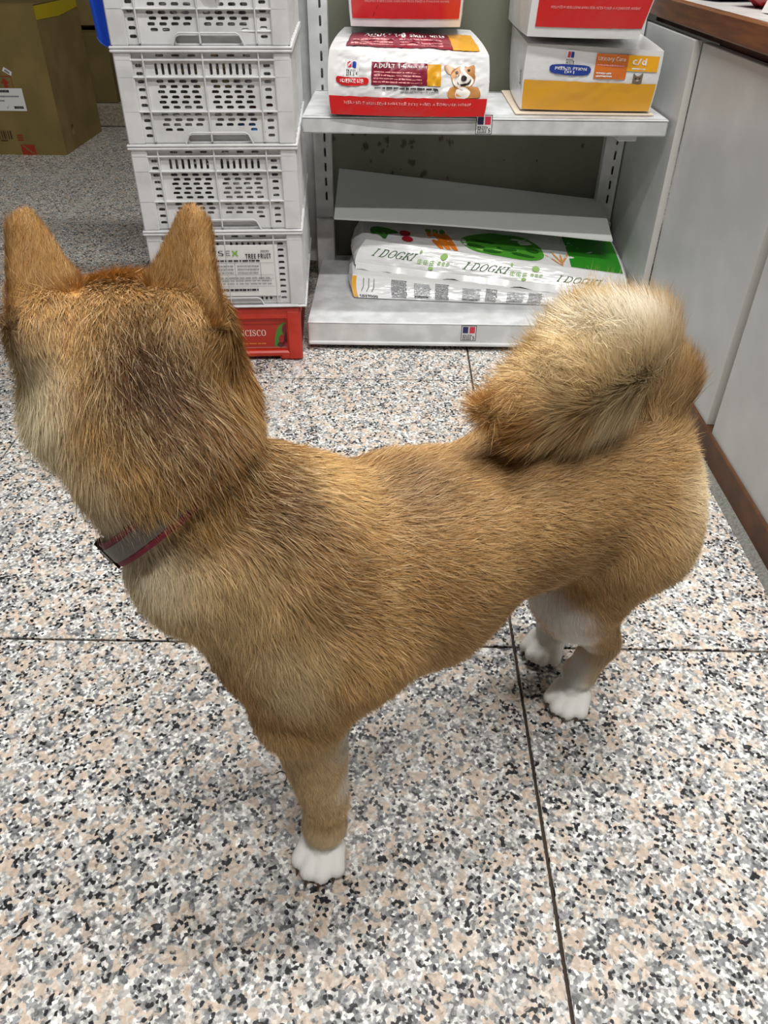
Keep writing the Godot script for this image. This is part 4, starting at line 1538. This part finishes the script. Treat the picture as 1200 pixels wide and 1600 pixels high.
# surface nets over the smooth union of some bones
func surface_net(set_of: Array, cell: float, vs: PackedVector3Array, ids: PackedInt32Array) -> void:
	var lo := Vector3.ONE * 9
	var hi := Vector3.ONE * -9
	for q: Bone in set_of:
		var r := maxf(q.ra, q.rb) + cell * 3
		lo = lo.min(q.a.min(q.b) - Vector3.ONE * r)
		hi = hi.max(q.a.max(q.b) + Vector3.ONE * r)
	var nx := int((hi.x - lo.x) / cell) + 2
	var ny := int((hi.y - lo.y) / cell) + 2
	var nz := int((hi.z - lo.z) / cell) + 2
	var f := PackedFloat32Array()
	f.resize(nx * ny * nz)
	f.fill(1.0)
	for q: Bone in set_of:
		var r := maxf(q.ra, q.rb) + q.k + cell * 2
		var p0 := (q.a.min(q.b) - Vector3.ONE * r - lo) / cell
		var p1 := (q.a.max(q.b) + Vector3.ONE * r - lo) / cell
		var ba := q.b - q.a
		var inv := 1.0 / maxf(ba.length_squared(), 1e-9)
		var k := q.k
		for z in range(maxi(0, int(p0.z)), mini(nz, int(p1.z) + 1)):
			for y in range(maxi(0, int(p0.y)), mini(ny, int(p1.y) + 1)):
				var at := (z * ny + y) * nx
				for x in range(maxi(0, int(p0.x)), mini(nx, int(p1.x) + 1)):
					var pa := lo + Vector3(x, y, z) * cell - q.a
					var t := clampf(pa.dot(ba) * inv, 0.0, 1.0)
					var d := (pa - ba * t).length() - q.ra - (q.rb - q.ra) * t
					var old := f[at + x]
					if d >= old + k:
						continue
					if d <= old - k:
						f[at + x] = d
					else:
						var h := 0.5 + 0.5 * (old - d) / k
						f[at + x] = old + (d - old) * h - k * h * (1.0 - h)
	var cellv := {}
	var sx := 1
	var sy := nx
	var sz := nx * ny
	var corner := [0, sx, sy, sx + sy, sz, sx + sz, sy + sz, sx + sy + sz]
	var off := []
	for i in 8:
		off.append(Vector3(i & 1, (i >> 1) & 1, i >> 2))
	var edges := [[0, 1], [2, 3], [4, 5], [6, 7], [0, 2], [1, 3], [4, 6], [5, 7], [0, 4], [1, 5], [2, 6], [3, 7]]
	var reach := cell * 1.8
	for z in nz - 1:
		for y in ny - 1:
			for x in nx - 1:
				var at := z * sz + y * sy + x
				if absf(f[at]) > reach:
					continue
				var mask := 0
				for i in 8:
					if f[at + corner[i]] < 0.0:
						mask |= 1 << i
				if mask == 0 or mask == 255:
					continue
				var sum := Vector3.ZERO
				var cnt := 0
				for e in edges:
					var i: int = e[0]
					var j: int = e[1]
					if ((mask >> i) & 1) != ((mask >> j) & 1):
						var fi := f[at + corner[i]]
						var fj := f[at + corner[j]]
						sum += (off[i] as Vector3).lerp(off[j], fi / (fi - fj))
						cnt += 1
				cellv[at] = vs.size()
				vs.append(lo + (Vector3(x, y, z) + sum / cnt) * cell)
	for at: int in cellv:
		var inside := f[at] < 0.0
		for ax in [[sx, sy, sz], [sy, sz, sx], [sz, sx, sy]]:
			if (f[at + ax[0]] < 0.0) == inside:
				continue
			var c0 = cellv.get(at - ax[1] - ax[2])
			var c1 = cellv.get(at - ax[2])
			var c3 = cellv.get(at - ax[1])
			if c0 == null or c1 == null or c3 == null:
				continue
			var c2: int = cellv[at]
			if inside:
				ids.append_array(PackedInt32Array([c0, c2, c1, c0, c3, c2]))
			else:
				ids.append_array(PackedInt32Array([c0, c1, c2, c0, c2, c3]))


# patches of another coat colour, one for a shaded crease: centre, radius, colour, strength
var patches := []


func patch(at: Vector3, r: float, c: Color, s: float) -> void:
	var l := c.srgb_to_linear()
	patches.append([at, r, Vector3(l.r, l.g, l.b), s])


const FUR := 0.84
const EAR_L_TIP := Vector3(-0.2400, 0.6527, -0.4962)
const EAR_L_OUT := Vector3(-0.2430, 0.6038, -0.4648)
const EAR_L_IN := Vector3(-0.2168, 0.6198, -0.4901)
const EAR_R_TIP := Vector3(-0.1307, 0.6554, -0.4997)
const EAR_R_IN := Vector3(-0.1571, 0.6202, -0.4911)
const EAR_R_OUT := Vector3(-0.1194, 0.6063, -0.4682)
const COLLAR_AXIS := Vector3(-0.636, 0.742, -0.212)
const COLLAR_AT := Vector3(-0.157, 0.478, -0.452)
const COLLAR_R := 0.0645


func define_dog() -> void:
	var back := Vector3(0.828, 0, -0.562)
	var side := Vector3(0.562, 0, 0.828)
	var tan := c8(190, 147, 92)
	var deep := c8(176, 133, 80)
	var cream := c8(222, 190, 136)
	var pale := c8(216, 182, 128)
	var white := c8(248, 246, 242)
	# torso
	bone(Vector3(-0.055, 0.370, -0.485), 0.092, Vector3(0.03, 0.358, -0.535), 0.088, 0.04, 0.011, Vector3(0.75, -0.45, -0.4), 0.020, 0.48, tan)
	bone(Vector3(0.03, 0.355, -0.535), 0.088, Vector3(0.13, 0.360, -0.60), 0.080, 0.04, 0.010, back + Vector3(0, -0.28, 0), 0.020, 0.45, tan)
	bone(Vector3(0.13, 0.362, -0.60), 0.080, Vector3(0.20, 0.362, -0.65), 0.078, 0.04, 0.010, back + Vector3(0, -0.28, 0), 0.020, 0.45, tan)
	bone(Vector3(0.20, 0.355, -0.645), 0.083, Vector3(0.233, 0.355, -0.655), 0.088, 0.04, 0.010, back + Vector3(0, -0.5, 0), 0.022, 0.46, tan)
	bone(Vector3(-0.086, 0.325, -0.458), 0.073, Vector3(0.02, 0.315, -0.515), 0.070, 0.04, 0.009, Vector3(0.35, -0.85, -0.1), 0.021, 0.42, c8(204, 160, 100))
	bone(Vector3(-0.136, 0.422, -0.452), 0.076, Vector3(-0.07, 0.36, -0.47), 0.075, 0.04, 0.010, Vector3(0.1, -1.0, 0.1), 0.022, 0.44, pale)
	bone(Vector3(-0.08, 0.40, -0.495), 0.050, Vector3(0.0, 0.40, -0.53), 0.040, 0.05, 0.010, back + Vector3(0, 0.1, 0), 0.021, 0.52, deep)
	# neck and head
	bone(Vector3(-0.095, 0.42, -0.475), 0.080, Vector3(-0.152, 0.475, -0.46), 0.068, 0.03, 0.012, Vector3(0.72, -0.68, -0.1), 0.022, 0.50, deep)
	bone(Vector3(-0.162, 0.512, -0.455), 0.074, Vector3(-0.170, 0.53, -0.475), 0.076, 0.02, 0.015, Vector3(0.45, -0.85, 0.3), 0.025, 0.60, c8(200, 154, 92))
	bone(Vector3(-0.174, 0.535, -0.48), 0.073, Vector3(-0.184, 0.555, -0.505), 0.067, 0.03, 0.012, Vector3(0.35, -0.75, 0.55), 0.024, 0.42, c8(194, 148, 88))
	bone(Vector3(-0.195, 0.55, -0.53), 0.045, Vector3(-0.222, 0.53, -0.615), 0.024, 0.03, 0.004, Vector3(0.2, 0.1, 1), 0.010, 0.3, c8(196, 150, 92))
	bone(Vector3(-0.222, 0.540, -0.478), 0.047, Vector3(-0.18, 0.535, -0.48), 0.050, 0.03, 0.012, Vector3(-0.75, -0.6, 0.35), 0.030, 0.45, c8(232, 204, 152))
	bone(Vector3(-0.147, 0.54, -0.485), 0.036, Vector3(-0.17, 0.54, -0.485), 0.050, 0.03, 0.012, Vector3(0.8, -0.6, 0.2), 0.028, 0.42, c8(200, 154, 94))
	# ears: a fan of slim bones from the base to the tip, carried by a broad brow
	for e in [[EAR_L_TIP, EAR_L_OUT, EAR_L_IN], [EAR_R_TIP, EAR_R_IN, EAR_R_OUT]]:
		var mid: Vector3 = (e[1] + e[2]) / 2
		bone(Vector3(-0.184, 0.556, -0.497), 0.058, mid + Vector3(0, -0.017, 0), 0.036, 0.03, 0.008, Vector3(0.2, -0.5, 0.8), 0.016, 0.4, c8(194, 148, 88))
		for k in 5:
			var p: Vector3 = (e[1] as Vector3).lerp(e[2], k / 4.0)
			bone(p, 0.0095, e[0] + (p - mid) * 0.26, 0.0058, 0.010, 0.0012, Vector3(0.05, 1, -0.2), 0.010, 0.34, c8(198, 150, 88))
	# front legs
	for s in [[1.0, Vector3(-0.069, 0, -0.432)], [-1.0, Vector3(-0.073, 0, -0.528)]]:
		var p: Vector3 = s[1]
		bone(Vector3(-0.06, 0.33, -0.48) + side * 0.045 * s[0], 0.058, p + Vector3(-0.012, 0.26, -0.005), 0.046, 0.03, 0.009, Vector3(0.3, -0.9, 0.0), 0.020, 0.42, c8(204, 160, 100))
		bone(p + Vector3(-0.008, 0.25, -0.008), 0.041, p + Vector3(0.006, 0.10, -0.005), 0.0255, 0.025, 0.004, Vector3(0.15, -1, 0.0), 0.015, 0.32, c8(232, 202, 154))
		bone(p + Vector3(0.006, 0.10, -0.005), 0.0245, p + Vector3(0.003, 0.056, -0.005), 0.0230, 0.015, 0.003, Vector3(0, -1, 0.1), 0.012, 0.3, c8(236, 210, 166))
		paw(p + Vector3(0.002, 0, -0.010), Vector3(-0.22, 0, 0.97), 0.0255, white)
	# hind legs
	for s in [[1.0, Vector3(0.232, 0, -0.642)], [-1.0, Vector3(0.212, 0, -0.730)]]:
		var p: Vector3 = s[1]
		var hip: Vector3 = Vector3(0.225, 0.315, -0.655) + side * 0.04 * s[0]
		var knee := p + Vector3(-0.022, 0.195, 0)
		var hock := p + Vector3(0.034, 0.105, -0.018)
		var inner: Color = white if s[0] < 0 else c8(214, 176, 122)
		bone(hip, 0.075, knee, 0.045, 0.03, 0.009, Vector3(0.5, -0.85, -0.2), 0.020, 0.42, c8(202, 160, 104))
		bone(knee + Vector3(0.006, 0.02, 0), 0.043, hock, 0.025, 0.05, 0.005, Vector3(0.3, -0.95, 0), 0.016, 0.34, inner)
		bone(hock, 0.0245, p + Vector3(0.015, 0.056, -0.012), 0.0215, 0.015, 0.004, Vector3(-0.2, -1, 0.1), 0.012, 0.3, white if s[0] < 0 else c8(230, 206, 168))
		paw(p + Vector3(0.012, 0, -0.014), Vector3(-0.55, 0, 0.83), 0.0240, white)
	# tail curled over the back
	var tail := [Vector3(0.255, 0.400, -0.640), Vector3(0.250, 0.455, -0.662), Vector3(0.222, 0.492, -0.660), Vector3(0.188, 0.500, -0.632), Vector3(0.150, 0.490, -0.598), Vector3(0.114, 0.486, -0.574), Vector3(0.090, 0.490, -0.562)]
	var rad := [0.036, 0.044, 0.052, 0.056, 0.048, 0.030, 0.014]
	for k in 6:
		var d: Vector3 = (tail[k + 1] - tail[k]).normalized()
		bone(tail[k], rad[k], tail[k + 1], rad[k + 1], 0.02, [0.012, 0.018, 0.022, 0.022, 0.018, 0.007][k], d + Vector3(0, 0.05, 0), [0.034, 0.042, 0.050, 0.048, 0.044, 0.040][k], [0.45, 0.55, 0.62, 0.60, 0.5, 0.36][k], [c8(212, 172, 118), c8(232, 202, 150), c8(244, 224, 182), c8(244, 222, 178), c8(238, 208, 154), c8(222, 176, 112)][k])
		bones[-1].fan = [0.0, 0.3, 0.9, 0.9, 0.55, 0.1][k]
	# coat markings, with the dark neck crease painted in among them
	patch(Vector3(-0.166, 0.600, -0.458), 0.026, c8(104, 68, 34), 0.7)
	patch(Vector3(-0.158, 0.582, -0.442), 0.036, c8(76, 48, 22), 0.95)
	patch(Vector3(-0.142, 0.560, -0.428), 0.036, c8(88, 58, 28), 0.85)
	patch(Vector3(-0.122, 0.540, -0.430), 0.036, c8(128, 88, 46), 0.7)
	patch(Vector3(-0.088, 0.486, -0.441), 0.042, c8(104, 70, 36), 0.85)  # shade of the crease between ruff and shoulder, put into the coat colour
	patch(Vector3(-0.045, 0.430, -0.410), 0.032, c8(132, 90, 46), 0.6)
	patch(Vector3(0.014, 0.442, -0.505), 0.034, c8(122, 84, 46), 0.75)
	patch(Vector3(0.020, 0.400, -0.460), 0.034, c8(158, 112, 60), 0.5)
	patch(Vector3(-0.082, 0.368, -0.390), 0.028, c8(232, 206, 158), 0.8)
	patch(Vector3(-0.078, 0.335, -0.388), 0.026, c8(236, 212, 166), 0.85)
	patch(Vector3(-0.182, 0.445, -0.405), 0.045, c8(246, 230, 196), 0.95)
	patch(Vector3(-0.205, 0.490, -0.425), 0.040, c8(250, 242, 224), 0.9)
	patch(Vector3(-0.150, 0.400, -0.395), 0.036, c8(230, 200, 146), 0.7)
	patch(Vector3(-0.050, 0.475, -0.485), 0.034, c8(224, 182, 116), 0.75)
	patch(Vector3(-0.250, 0.560, -0.450), 0.040, c8(248, 234, 198), 0.95)
	patch(Vector3(-0.243, 0.515, -0.430), 0.042, c8(248, 234, 200), 0.9)
	patch(Vector3(-0.215, 0.520, -0.405), 0.034, c8(240, 216, 168), 0.7)
	patch(Vector3(0.309, 0.368, -0.603), 0.044, c8(246, 226, 184), 0.95)
	patch(Vector3(0.308, 0.316, -0.588), 0.044, c8(236, 210, 164), 0.9)
	patch(Vector3(0.265, 0.330, -0.590), 0.040, c8(206, 166, 112), 0.6)
	patch(Vector3(0.196, 0.222, -0.602), 0.026, white, 0.95)
	patch(Vector3(0.165, 0.225, -0.622), 0.036, white, 0.9)
	patch(Vector3(0.206, 0.185, -0.606), 0.024, white, 1.0)
	patch(Vector3(0.217, 0.150, -0.616), 0.022, white, 1.0)
	patch(Vector3(0.228, 0.115, -0.634), 0.021, white, 1.0)
	patch(Vector3(0.233, 0.085, -0.642), 0.019, white, 1.0)
	patch(Vector3(0.230, 0.055, -0.636), 0.022, white, 1.0)
	patch(Vector3(0.227, 0.030, -0.628), 0.026, white, 1.0)
	patch(Vector3(-0.040, 0.215, -0.450), 0.030, white, 0.9)
	patch(Vector3(-0.040, 0.150, -0.445), 0.024, white, 0.85)
	patch(Vector3(-0.062, 0.098, -0.412), 0.018, c8(198, 154, 96), 0.6)
	patch(Vector3(0.205, 0.548, -0.622), 0.034, c8(252, 246, 232), 0.9)
	patch(Vector3(0.240, 0.536, -0.640), 0.034, c8(252, 244, 228), 0.9)


var claw_at := []


func paw(p: Vector3, d: Vector3, r: float, col: Color) -> void:
	d = d.normalized()
	var s := d.cross(Vector3.UP).normalized()
	bone(p + Vector3(0, 0.042, 0) - d * 0.004, r * 0.95, p + Vector3(0, 0.017, 0) + d * 0.015, r * 0.64, 0.012, 0.002, d + Vector3(0, -0.4, 0), 0.007, 0.26, col)
	for k in 4:
		var q: float = [-1.5, -0.52, 0.52, 1.5][k]
		var fwd: float = [0.026, 0.036, 0.036, 0.026][k]
		var base := p + Vector3(0, 0.0225, 0) + s * q * 0.0100 + d * 0.008
		var tip := p + Vector3(0, 0.0122, 0) + s * q * 0.0134 + d * fwd
		bone(base, 0.0118, tip, 0.0112, 0.0014, 0.0010, d + Vector3(0, -0.5, 0), 0.0028, 0.22, col)
		claw_at.append([tip + d * 0.0085 + Vector3(0, -0.002, 0), d])


func make_dog() -> void:
	define_dog()
	var dog := thing("dog", "tan shiba dog with cream curled tail standing with its head turned away", "dog", Vector3.ZERO)
	var vs := PackedVector3Array()
	var ids := PackedInt32Array()
	var head := []
	var feet := []
	var rest := []
	for q in bones:
		if maxf(q.a.y, q.b.y) < 0.115:
			feet.append(q)
		elif q.length < 0.0105 and q.a.y > 0.59:
			head.append(q)
		else:
			rest.append(q)
	surface_net(rest, 0.0068, vs, ids)
	# finer grids for the ears and the paws, joined to the same mesh
	surface_net(head, 0.0038, vs, ids)
	for k in 4:
		surface_net(feet.slice(k * 6, k * 6 + 6), 0.0028, vs, ids)
	var nv := vs.size()
	var ns := PackedVector3Array()
	ns.resize(nv)
	for i in ids.size() / 3:
		var a := ids[i * 3]
		var b := ids[i * 3 + 1]
		var c := ids[i * 3 + 2]
		var q := (vs[c] - vs[a]).cross(vs[b] - vs[a])
		ns[a] += q
		ns[b] += q
		ns[c] += q
	var col := PackedColorArray()
	col.resize(nv)
	var cv := PackedVector3Array()
	cv.resize(nv)
	var fl := PackedVector3Array()
	fl.resize(nv)
	var ln := PackedFloat32Array()
	ln.resize(nv)
	var lf := PackedFloat32Array()
	lf.resize(nv)
	for i in nv:
		ns[i] = ns[i].normalized()
		var p := vs[i]
		var ws := 0.0
		var f := Vector3.ZERO
		var c := Vector3.ZERO
		var l := 0.0
		var t := 0.0
		var deepest := 0.0
		for q in bones:
			var d := q.dist(p)
			deepest = minf(deepest, d)
			d = absf(d)
			if d > 0.045:
				continue
			var w := 1.0 / pow(d + 0.005, 3.0)
			ws += w
			if q.fan > 0.0:
				# the brush parts along the tail: up above its core, down below it
				var ba := q.b - q.a
				var core := q.a + ba * clampf((p - q.a).dot(ba) / ba.length_squared(), 0.0, 1.0)
				f += (q.flow * (1.0 - 0.5 * q.fan) + Vector3(0, clampf((p.y - core.y + 0.004) / 0.010, -1.0, 1.0) * q.fan, 0)) * w
			else:
				f += q.flow * w
			c += q.col * w
			l += q.length * w
			t += q.lift * w
		f /= ws
		c /= ws
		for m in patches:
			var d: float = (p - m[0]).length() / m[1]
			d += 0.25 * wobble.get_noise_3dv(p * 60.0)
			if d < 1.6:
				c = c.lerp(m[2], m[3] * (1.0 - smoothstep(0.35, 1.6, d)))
		f -= ns[i] * f.dot(ns[i])
		fl[i] = f
		cv[i] = c
		ln[i] = l / ws if deepest > -0.004 else 0.0
		lf[i] = t / ws
		col[i] = Color(c.x, c.y, c.z)
	var arr := []
	arr.resize(Mesh.ARRAY_MAX)
	arr[Mesh.ARRAY_VERTEX] = vs
	arr[Mesh.ARRAY_NORMAL] = ns
	arr[Mesh.ARRAY_COLOR] = col
	arr[Mesh.ARRAY_INDEX] = ids
	var skin := ArrayMesh.new()
	skin.add_surface_from_arrays(Mesh.PRIMITIVE_TRIANGLES, arr)
	var sm := flat_mat(Color.WHITE, 0.9, 0.2)
	sm.vertex_color_use_as_albedo = true
	put(dog, "body", skin, sm)
	grow_fur(dog, vs, ns, ids, fl, cv, ln, lf)
	make_collar(dog)
	# claws, eyes, nose
	var horn := flat_mat(c8(70, 56, 46), 0.35)
	for q in claw_at:
		var b := Builder.new()
		var d: Vector3 = q[1]
		b.tube([q[0] - d * 0.003, q[0] + d * 0.002 + Vector3(0, -0.001, 0), q[0] + d * 0.0055 + Vector3(0, -0.0065, 0)], [0.0022, 0.0019, 0.0005], 8)
		part(dog, "claw", b, horn)
	for x in [Vector3(-0.236, 0.567, -0.560), Vector3(-0.182, 0.567, -0.573)]:
		var e := SphereMesh.new()
		e.radius = 0.0075
		e.height = 0.015
		e.radial_segments = 20
		e.rings = 10
		put(dog, "eye", e, flat_mat(c8(28, 18, 12), 0.1)).position = x
	var nb := Builder.new()
	nb.tube([Vector3(-0.221, 0.535, -0.622), Vector3(-0.224, 0.535, -0.632), Vector3(-0.227, 0.533, -0.642), Vector3(-0.228, 0.532, -0.645)], [0.009, 0.0125, 0.010, 0.003], 14)
	part(dog, "nose", nb, flat_mat(c8(24, 20, 20), 0.3))
	var mb := Builder.new()
	mb.tube([Vector3(-0.236, 0.512, -0.600), Vector3(-0.230, 0.507, -0.632), Vector3(-0.221, 0.506, -0.638), Vector3(-0.210, 0.510, -0.630), Vector3(-0.200, 0.515, -0.600)], [0.0016, 0.0016, 0.0016, 0.0016, 0.0016], 6)
	part(dog, "mouth", mb, flat_mat(c8(36, 26, 24), 0.5))


# every hair is a slim ribbon of its own; all of them joined in one mesh
func grow_fur(dog: Node3D, vs: PackedVector3Array, ns: PackedVector3Array, ids: PackedInt32Array, fl: PackedVector3Array, cv: PackedVector3Array, ln: PackedFloat32Array, lf: PackedFloat32Array) -> void:
	var g := RandomNumberGenerator.new()
	g.seed = 99
	var hv := PackedVector3Array()
	var hn := PackedVector3Array()
	var hc := PackedColorArray()
	var hi := PackedInt32Array()
	var count := 0
	var total_area := 0.0
	var eye := Vector3(0, 0.8, 0)
	for i in ids.size() / 3:
		var a := ids[i * 3]
		var b := ids[i * 3 + 1]
		var c := ids[i * 3 + 2]
		var area := (vs[b] - vs[a]).cross(vs[c] - vs[a]).length() * 0.5
		var l := (ln[a] + ln[b] + ln[c]) / 3.0
		var mid := (vs[a] + vs[b] + vs[c]) / 3.0
		if mid.y < 0.005 or minf(ln[a], minf(ln[b], ln[c])) <= 0.0:
			continue
		var nn := (ns[a] + ns[b] + ns[c]).normalized()
		# sparser on the far side and the underside
		var seen := smoothstep(-0.75, 0.0, nn.dot((eye - mid).normalized()))
		var dense := (1.65e6 if l > 0.0175 else (2.3e6 if l > 0.0115 else 3.3e6)) * lerpf(0.3, 1.0, seen) * FUR
		if l > 0.034:
			dense *= 1.5
		total_area += area
		var want := area * dense
		var n := int(want) + (1 if g.randf() < want - int(want) else 0)
		for s in n:
			var u := g.randf()
			var v := g.randf()
			if u + v > 1.0:
				u = 1.0 - u
				v = 1.0 - v
			var w := 1.0 - u - v
			var p := vs[a] * w + vs[b] * u + vs[c] * v
			var q := (ns[a] * w + ns[b] * u + ns[c] * v).normalized()
			var f := fl[a] * w + fl[b] * u + fl[c] * v
			f = (f - q * f.dot(q))
			if f.length() < 0.02:
				f = q.cross(Vector3(0.3, 0.2, 0.9))
			# slow swirls in the lie of the coat, locks that lean together, and each hair's own way
			var lock := wobble.get_noise_3dv(p * 150.0)
			f = f.normalized().rotated(q, 0.4 * wobble.get_noise_3dv(p * 26.0) + 0.26 * lock + g.randfn(0.0, 0.22))
			var len := l * g.randf_range(0.62, 1.15) * (1.0 + 0.2 * wobble.get_noise_3dv(p * 45.0 + Vector3(3, 1, 2)))
			var rel := p - COLLAR_AT
			if rel.length() < 0.11:
				var along := rel.dot(COLLAR_AXIS)
				if absf(along) < 0.009:
					continue
				if along > 0.0 and along < 0.05 and p.x < -0.18:
					len = minf(len, along * 0.9 + 0.007)
			var lift: float = (lf[a] * w + lf[b] * u + lf[c] * v) * g.randf_range(0.7, 1.25) * (1.0 + 0.3 * lock)
			var cc := cv[a] * w + cv[b] * u + cv[c] * v
			var tone := g.randf_range(0.70, 1.20) * (1.0 + 0.10 * wobble.get_noise_3dv(p * 34.0))
			var light := smoothstep(0.20, 0.60, cc.z)
			tone = lerpf(tone, 1.03, light * 0.7)
			var kind := g.randf() + light + smoothstep(0.22, 0.06, cc.x) * 0.18
			# hairs of three kinds grow mixed: the coat's own, straw-coloured and sooty ones
			if kind < 0.34:
				cc = cc.lerp(Vector3(0.80, 0.60, 0.34), 0.45)
			elif kind < 0.52:
				cc *= Vector3(0.62, 0.57, 0.52)
			var x := q.cross(f).normalized()
			var roll := g.randfn(0.0, 0.5)
			var wide := x * cos(roll) + q * sin(roll)
			var hw := clampf(len * 0.0105, 0.00011, 0.00021) * g.randf_range(0.75, 1.2)
			var bend := g.randf_range(0.2, 0.75)
			var curl := g.randfn(0.0, 0.08) * len
			var nrm := (q - f * 0.25 + wide * g.randf_range(-0.28, 0.28)).normalized()
			# one colour from root to tip
			var hair := Color(cc.x * tone, cc.y * tone, cc.z * tone)
			var steps := 3 if len > 0.026 else 2
			var k0 := hv.size()
			for k in steps:
				var t := float(k) / steps
				var pt := p + f * (len * t) + q * (len * lift * (t - bend * 0.75 * t * t) - 0.0004) + x * (curl * t * t)
				var ww := hw * (0.8 if k == 0 else (1.0 if k == 1 else 0.75))
				hv.append(pt - wide * ww)
				hv.append(pt + wide * ww)
				hn.append(nrm)
				hn.append(nrm)
				hc.append(hair)
				hc.append(hair)
			var e := p + f * len + q * (len * lift * (1.0 - bend * 0.75)) + x * curl
			hv.append(e)
			hn.append(nrm)
			hc.append(hair)
			for k in steps - 1:
				var j := k0 + k * 2
				hi.append_array(PackedInt32Array([j, j + 1, j + 2, j + 1, j + 3, j + 2]))
			var j2 := k0 + steps * 2 - 2
			hi.append_array(PackedInt32Array([j2, j2 + 1, j2 + 2]))
			count += 1
	var arr := []
	arr.resize(Mesh.ARRAY_MAX)
	arr[Mesh.ARRAY_VERTEX] = hv
	arr[Mesh.ARRAY_NORMAL] = hn
	arr[Mesh.ARRAY_COLOR] = hc
	arr[Mesh.ARRAY_INDEX] = hi
	var fm := ArrayMesh.new()
	fm.add_surface_from_arrays(Mesh.PRIMITIVE_TRIANGLES, arr)
	var m := flat_mat(Color.WHITE, 0.6, 0.35)
	m.vertex_color_use_as_albedo = true
	put(dog, "fur", fm, m).set_meta("kind", "stuff")
	print("hairs ", count, " triangles ", hi.size() / 3, " skin area ", total_area, " body vertices ", vs.size())


func make_collar(dog: Node3D) -> void:
	var axis := COLLAR_AXIS.normalized()
	var u := axis.cross(Vector3.BACK).normalized()
	var w := axis.cross(u)
	var band := func(r: float, h: float, a0: float, a1: float, n: int, thick: float) -> Builder:
		var b := Builder.new()
		var rows := [[], [], [], []]
		for i in n + 1:
			var a := lerpf(a0, a1, float(i) / n)
			var d := u * cos(a) + w * sin(a)
			rows[0].append(COLLAR_AT + d * (r + thick) - axis * h)
			rows[1].append(COLLAR_AT + d * (r + thick) + axis * h)
			rows[2].append(COLLAR_AT + d * r + axis * h)
			rows[3].append(COLLAR_AT + d * r - axis * h)
		for k in 4:
			b.grid([rows[k], rows[(k + 1) % 4]])
		return b
	var red := flat_mat(c8(116, 24, 44), 0.7)
	var c := part(dog, "collar", band.call(COLLAR_R, 0.0105, 0.0, TAU, 72, 0.002), red)
	part(c, "grey_stripe", band.call(COLLAR_R + 0.002, 0.0062, 0.0, TAU, 72, 0.0006), flat_mat(c8(96, 88, 82), 0.5))
	var a := collar_angle(u, w)
	part(c, "keeper_loop", band.call(COLLAR_R + 0.0015, 0.0125, a - 0.10, a + 0.10, 8, 0.004), flat_mat(c8(104, 20, 40), 0.7))
	part(c, "reflective_tag", band.call(COLLAR_R + 0.0045, 0.006, a + 0.12, a + 0.2, 6, 0.001), flat_mat(c8(176, 176, 176), 0.4))


func collar_angle(u: Vector3, w: Vector3) -> float:
	# where the band turns out of sight below the throat
	var to := (Vector3(-0.225, 0.44, -0.42) - COLLAR_AT)
	return atan2(to.dot(w), to.dot(u))
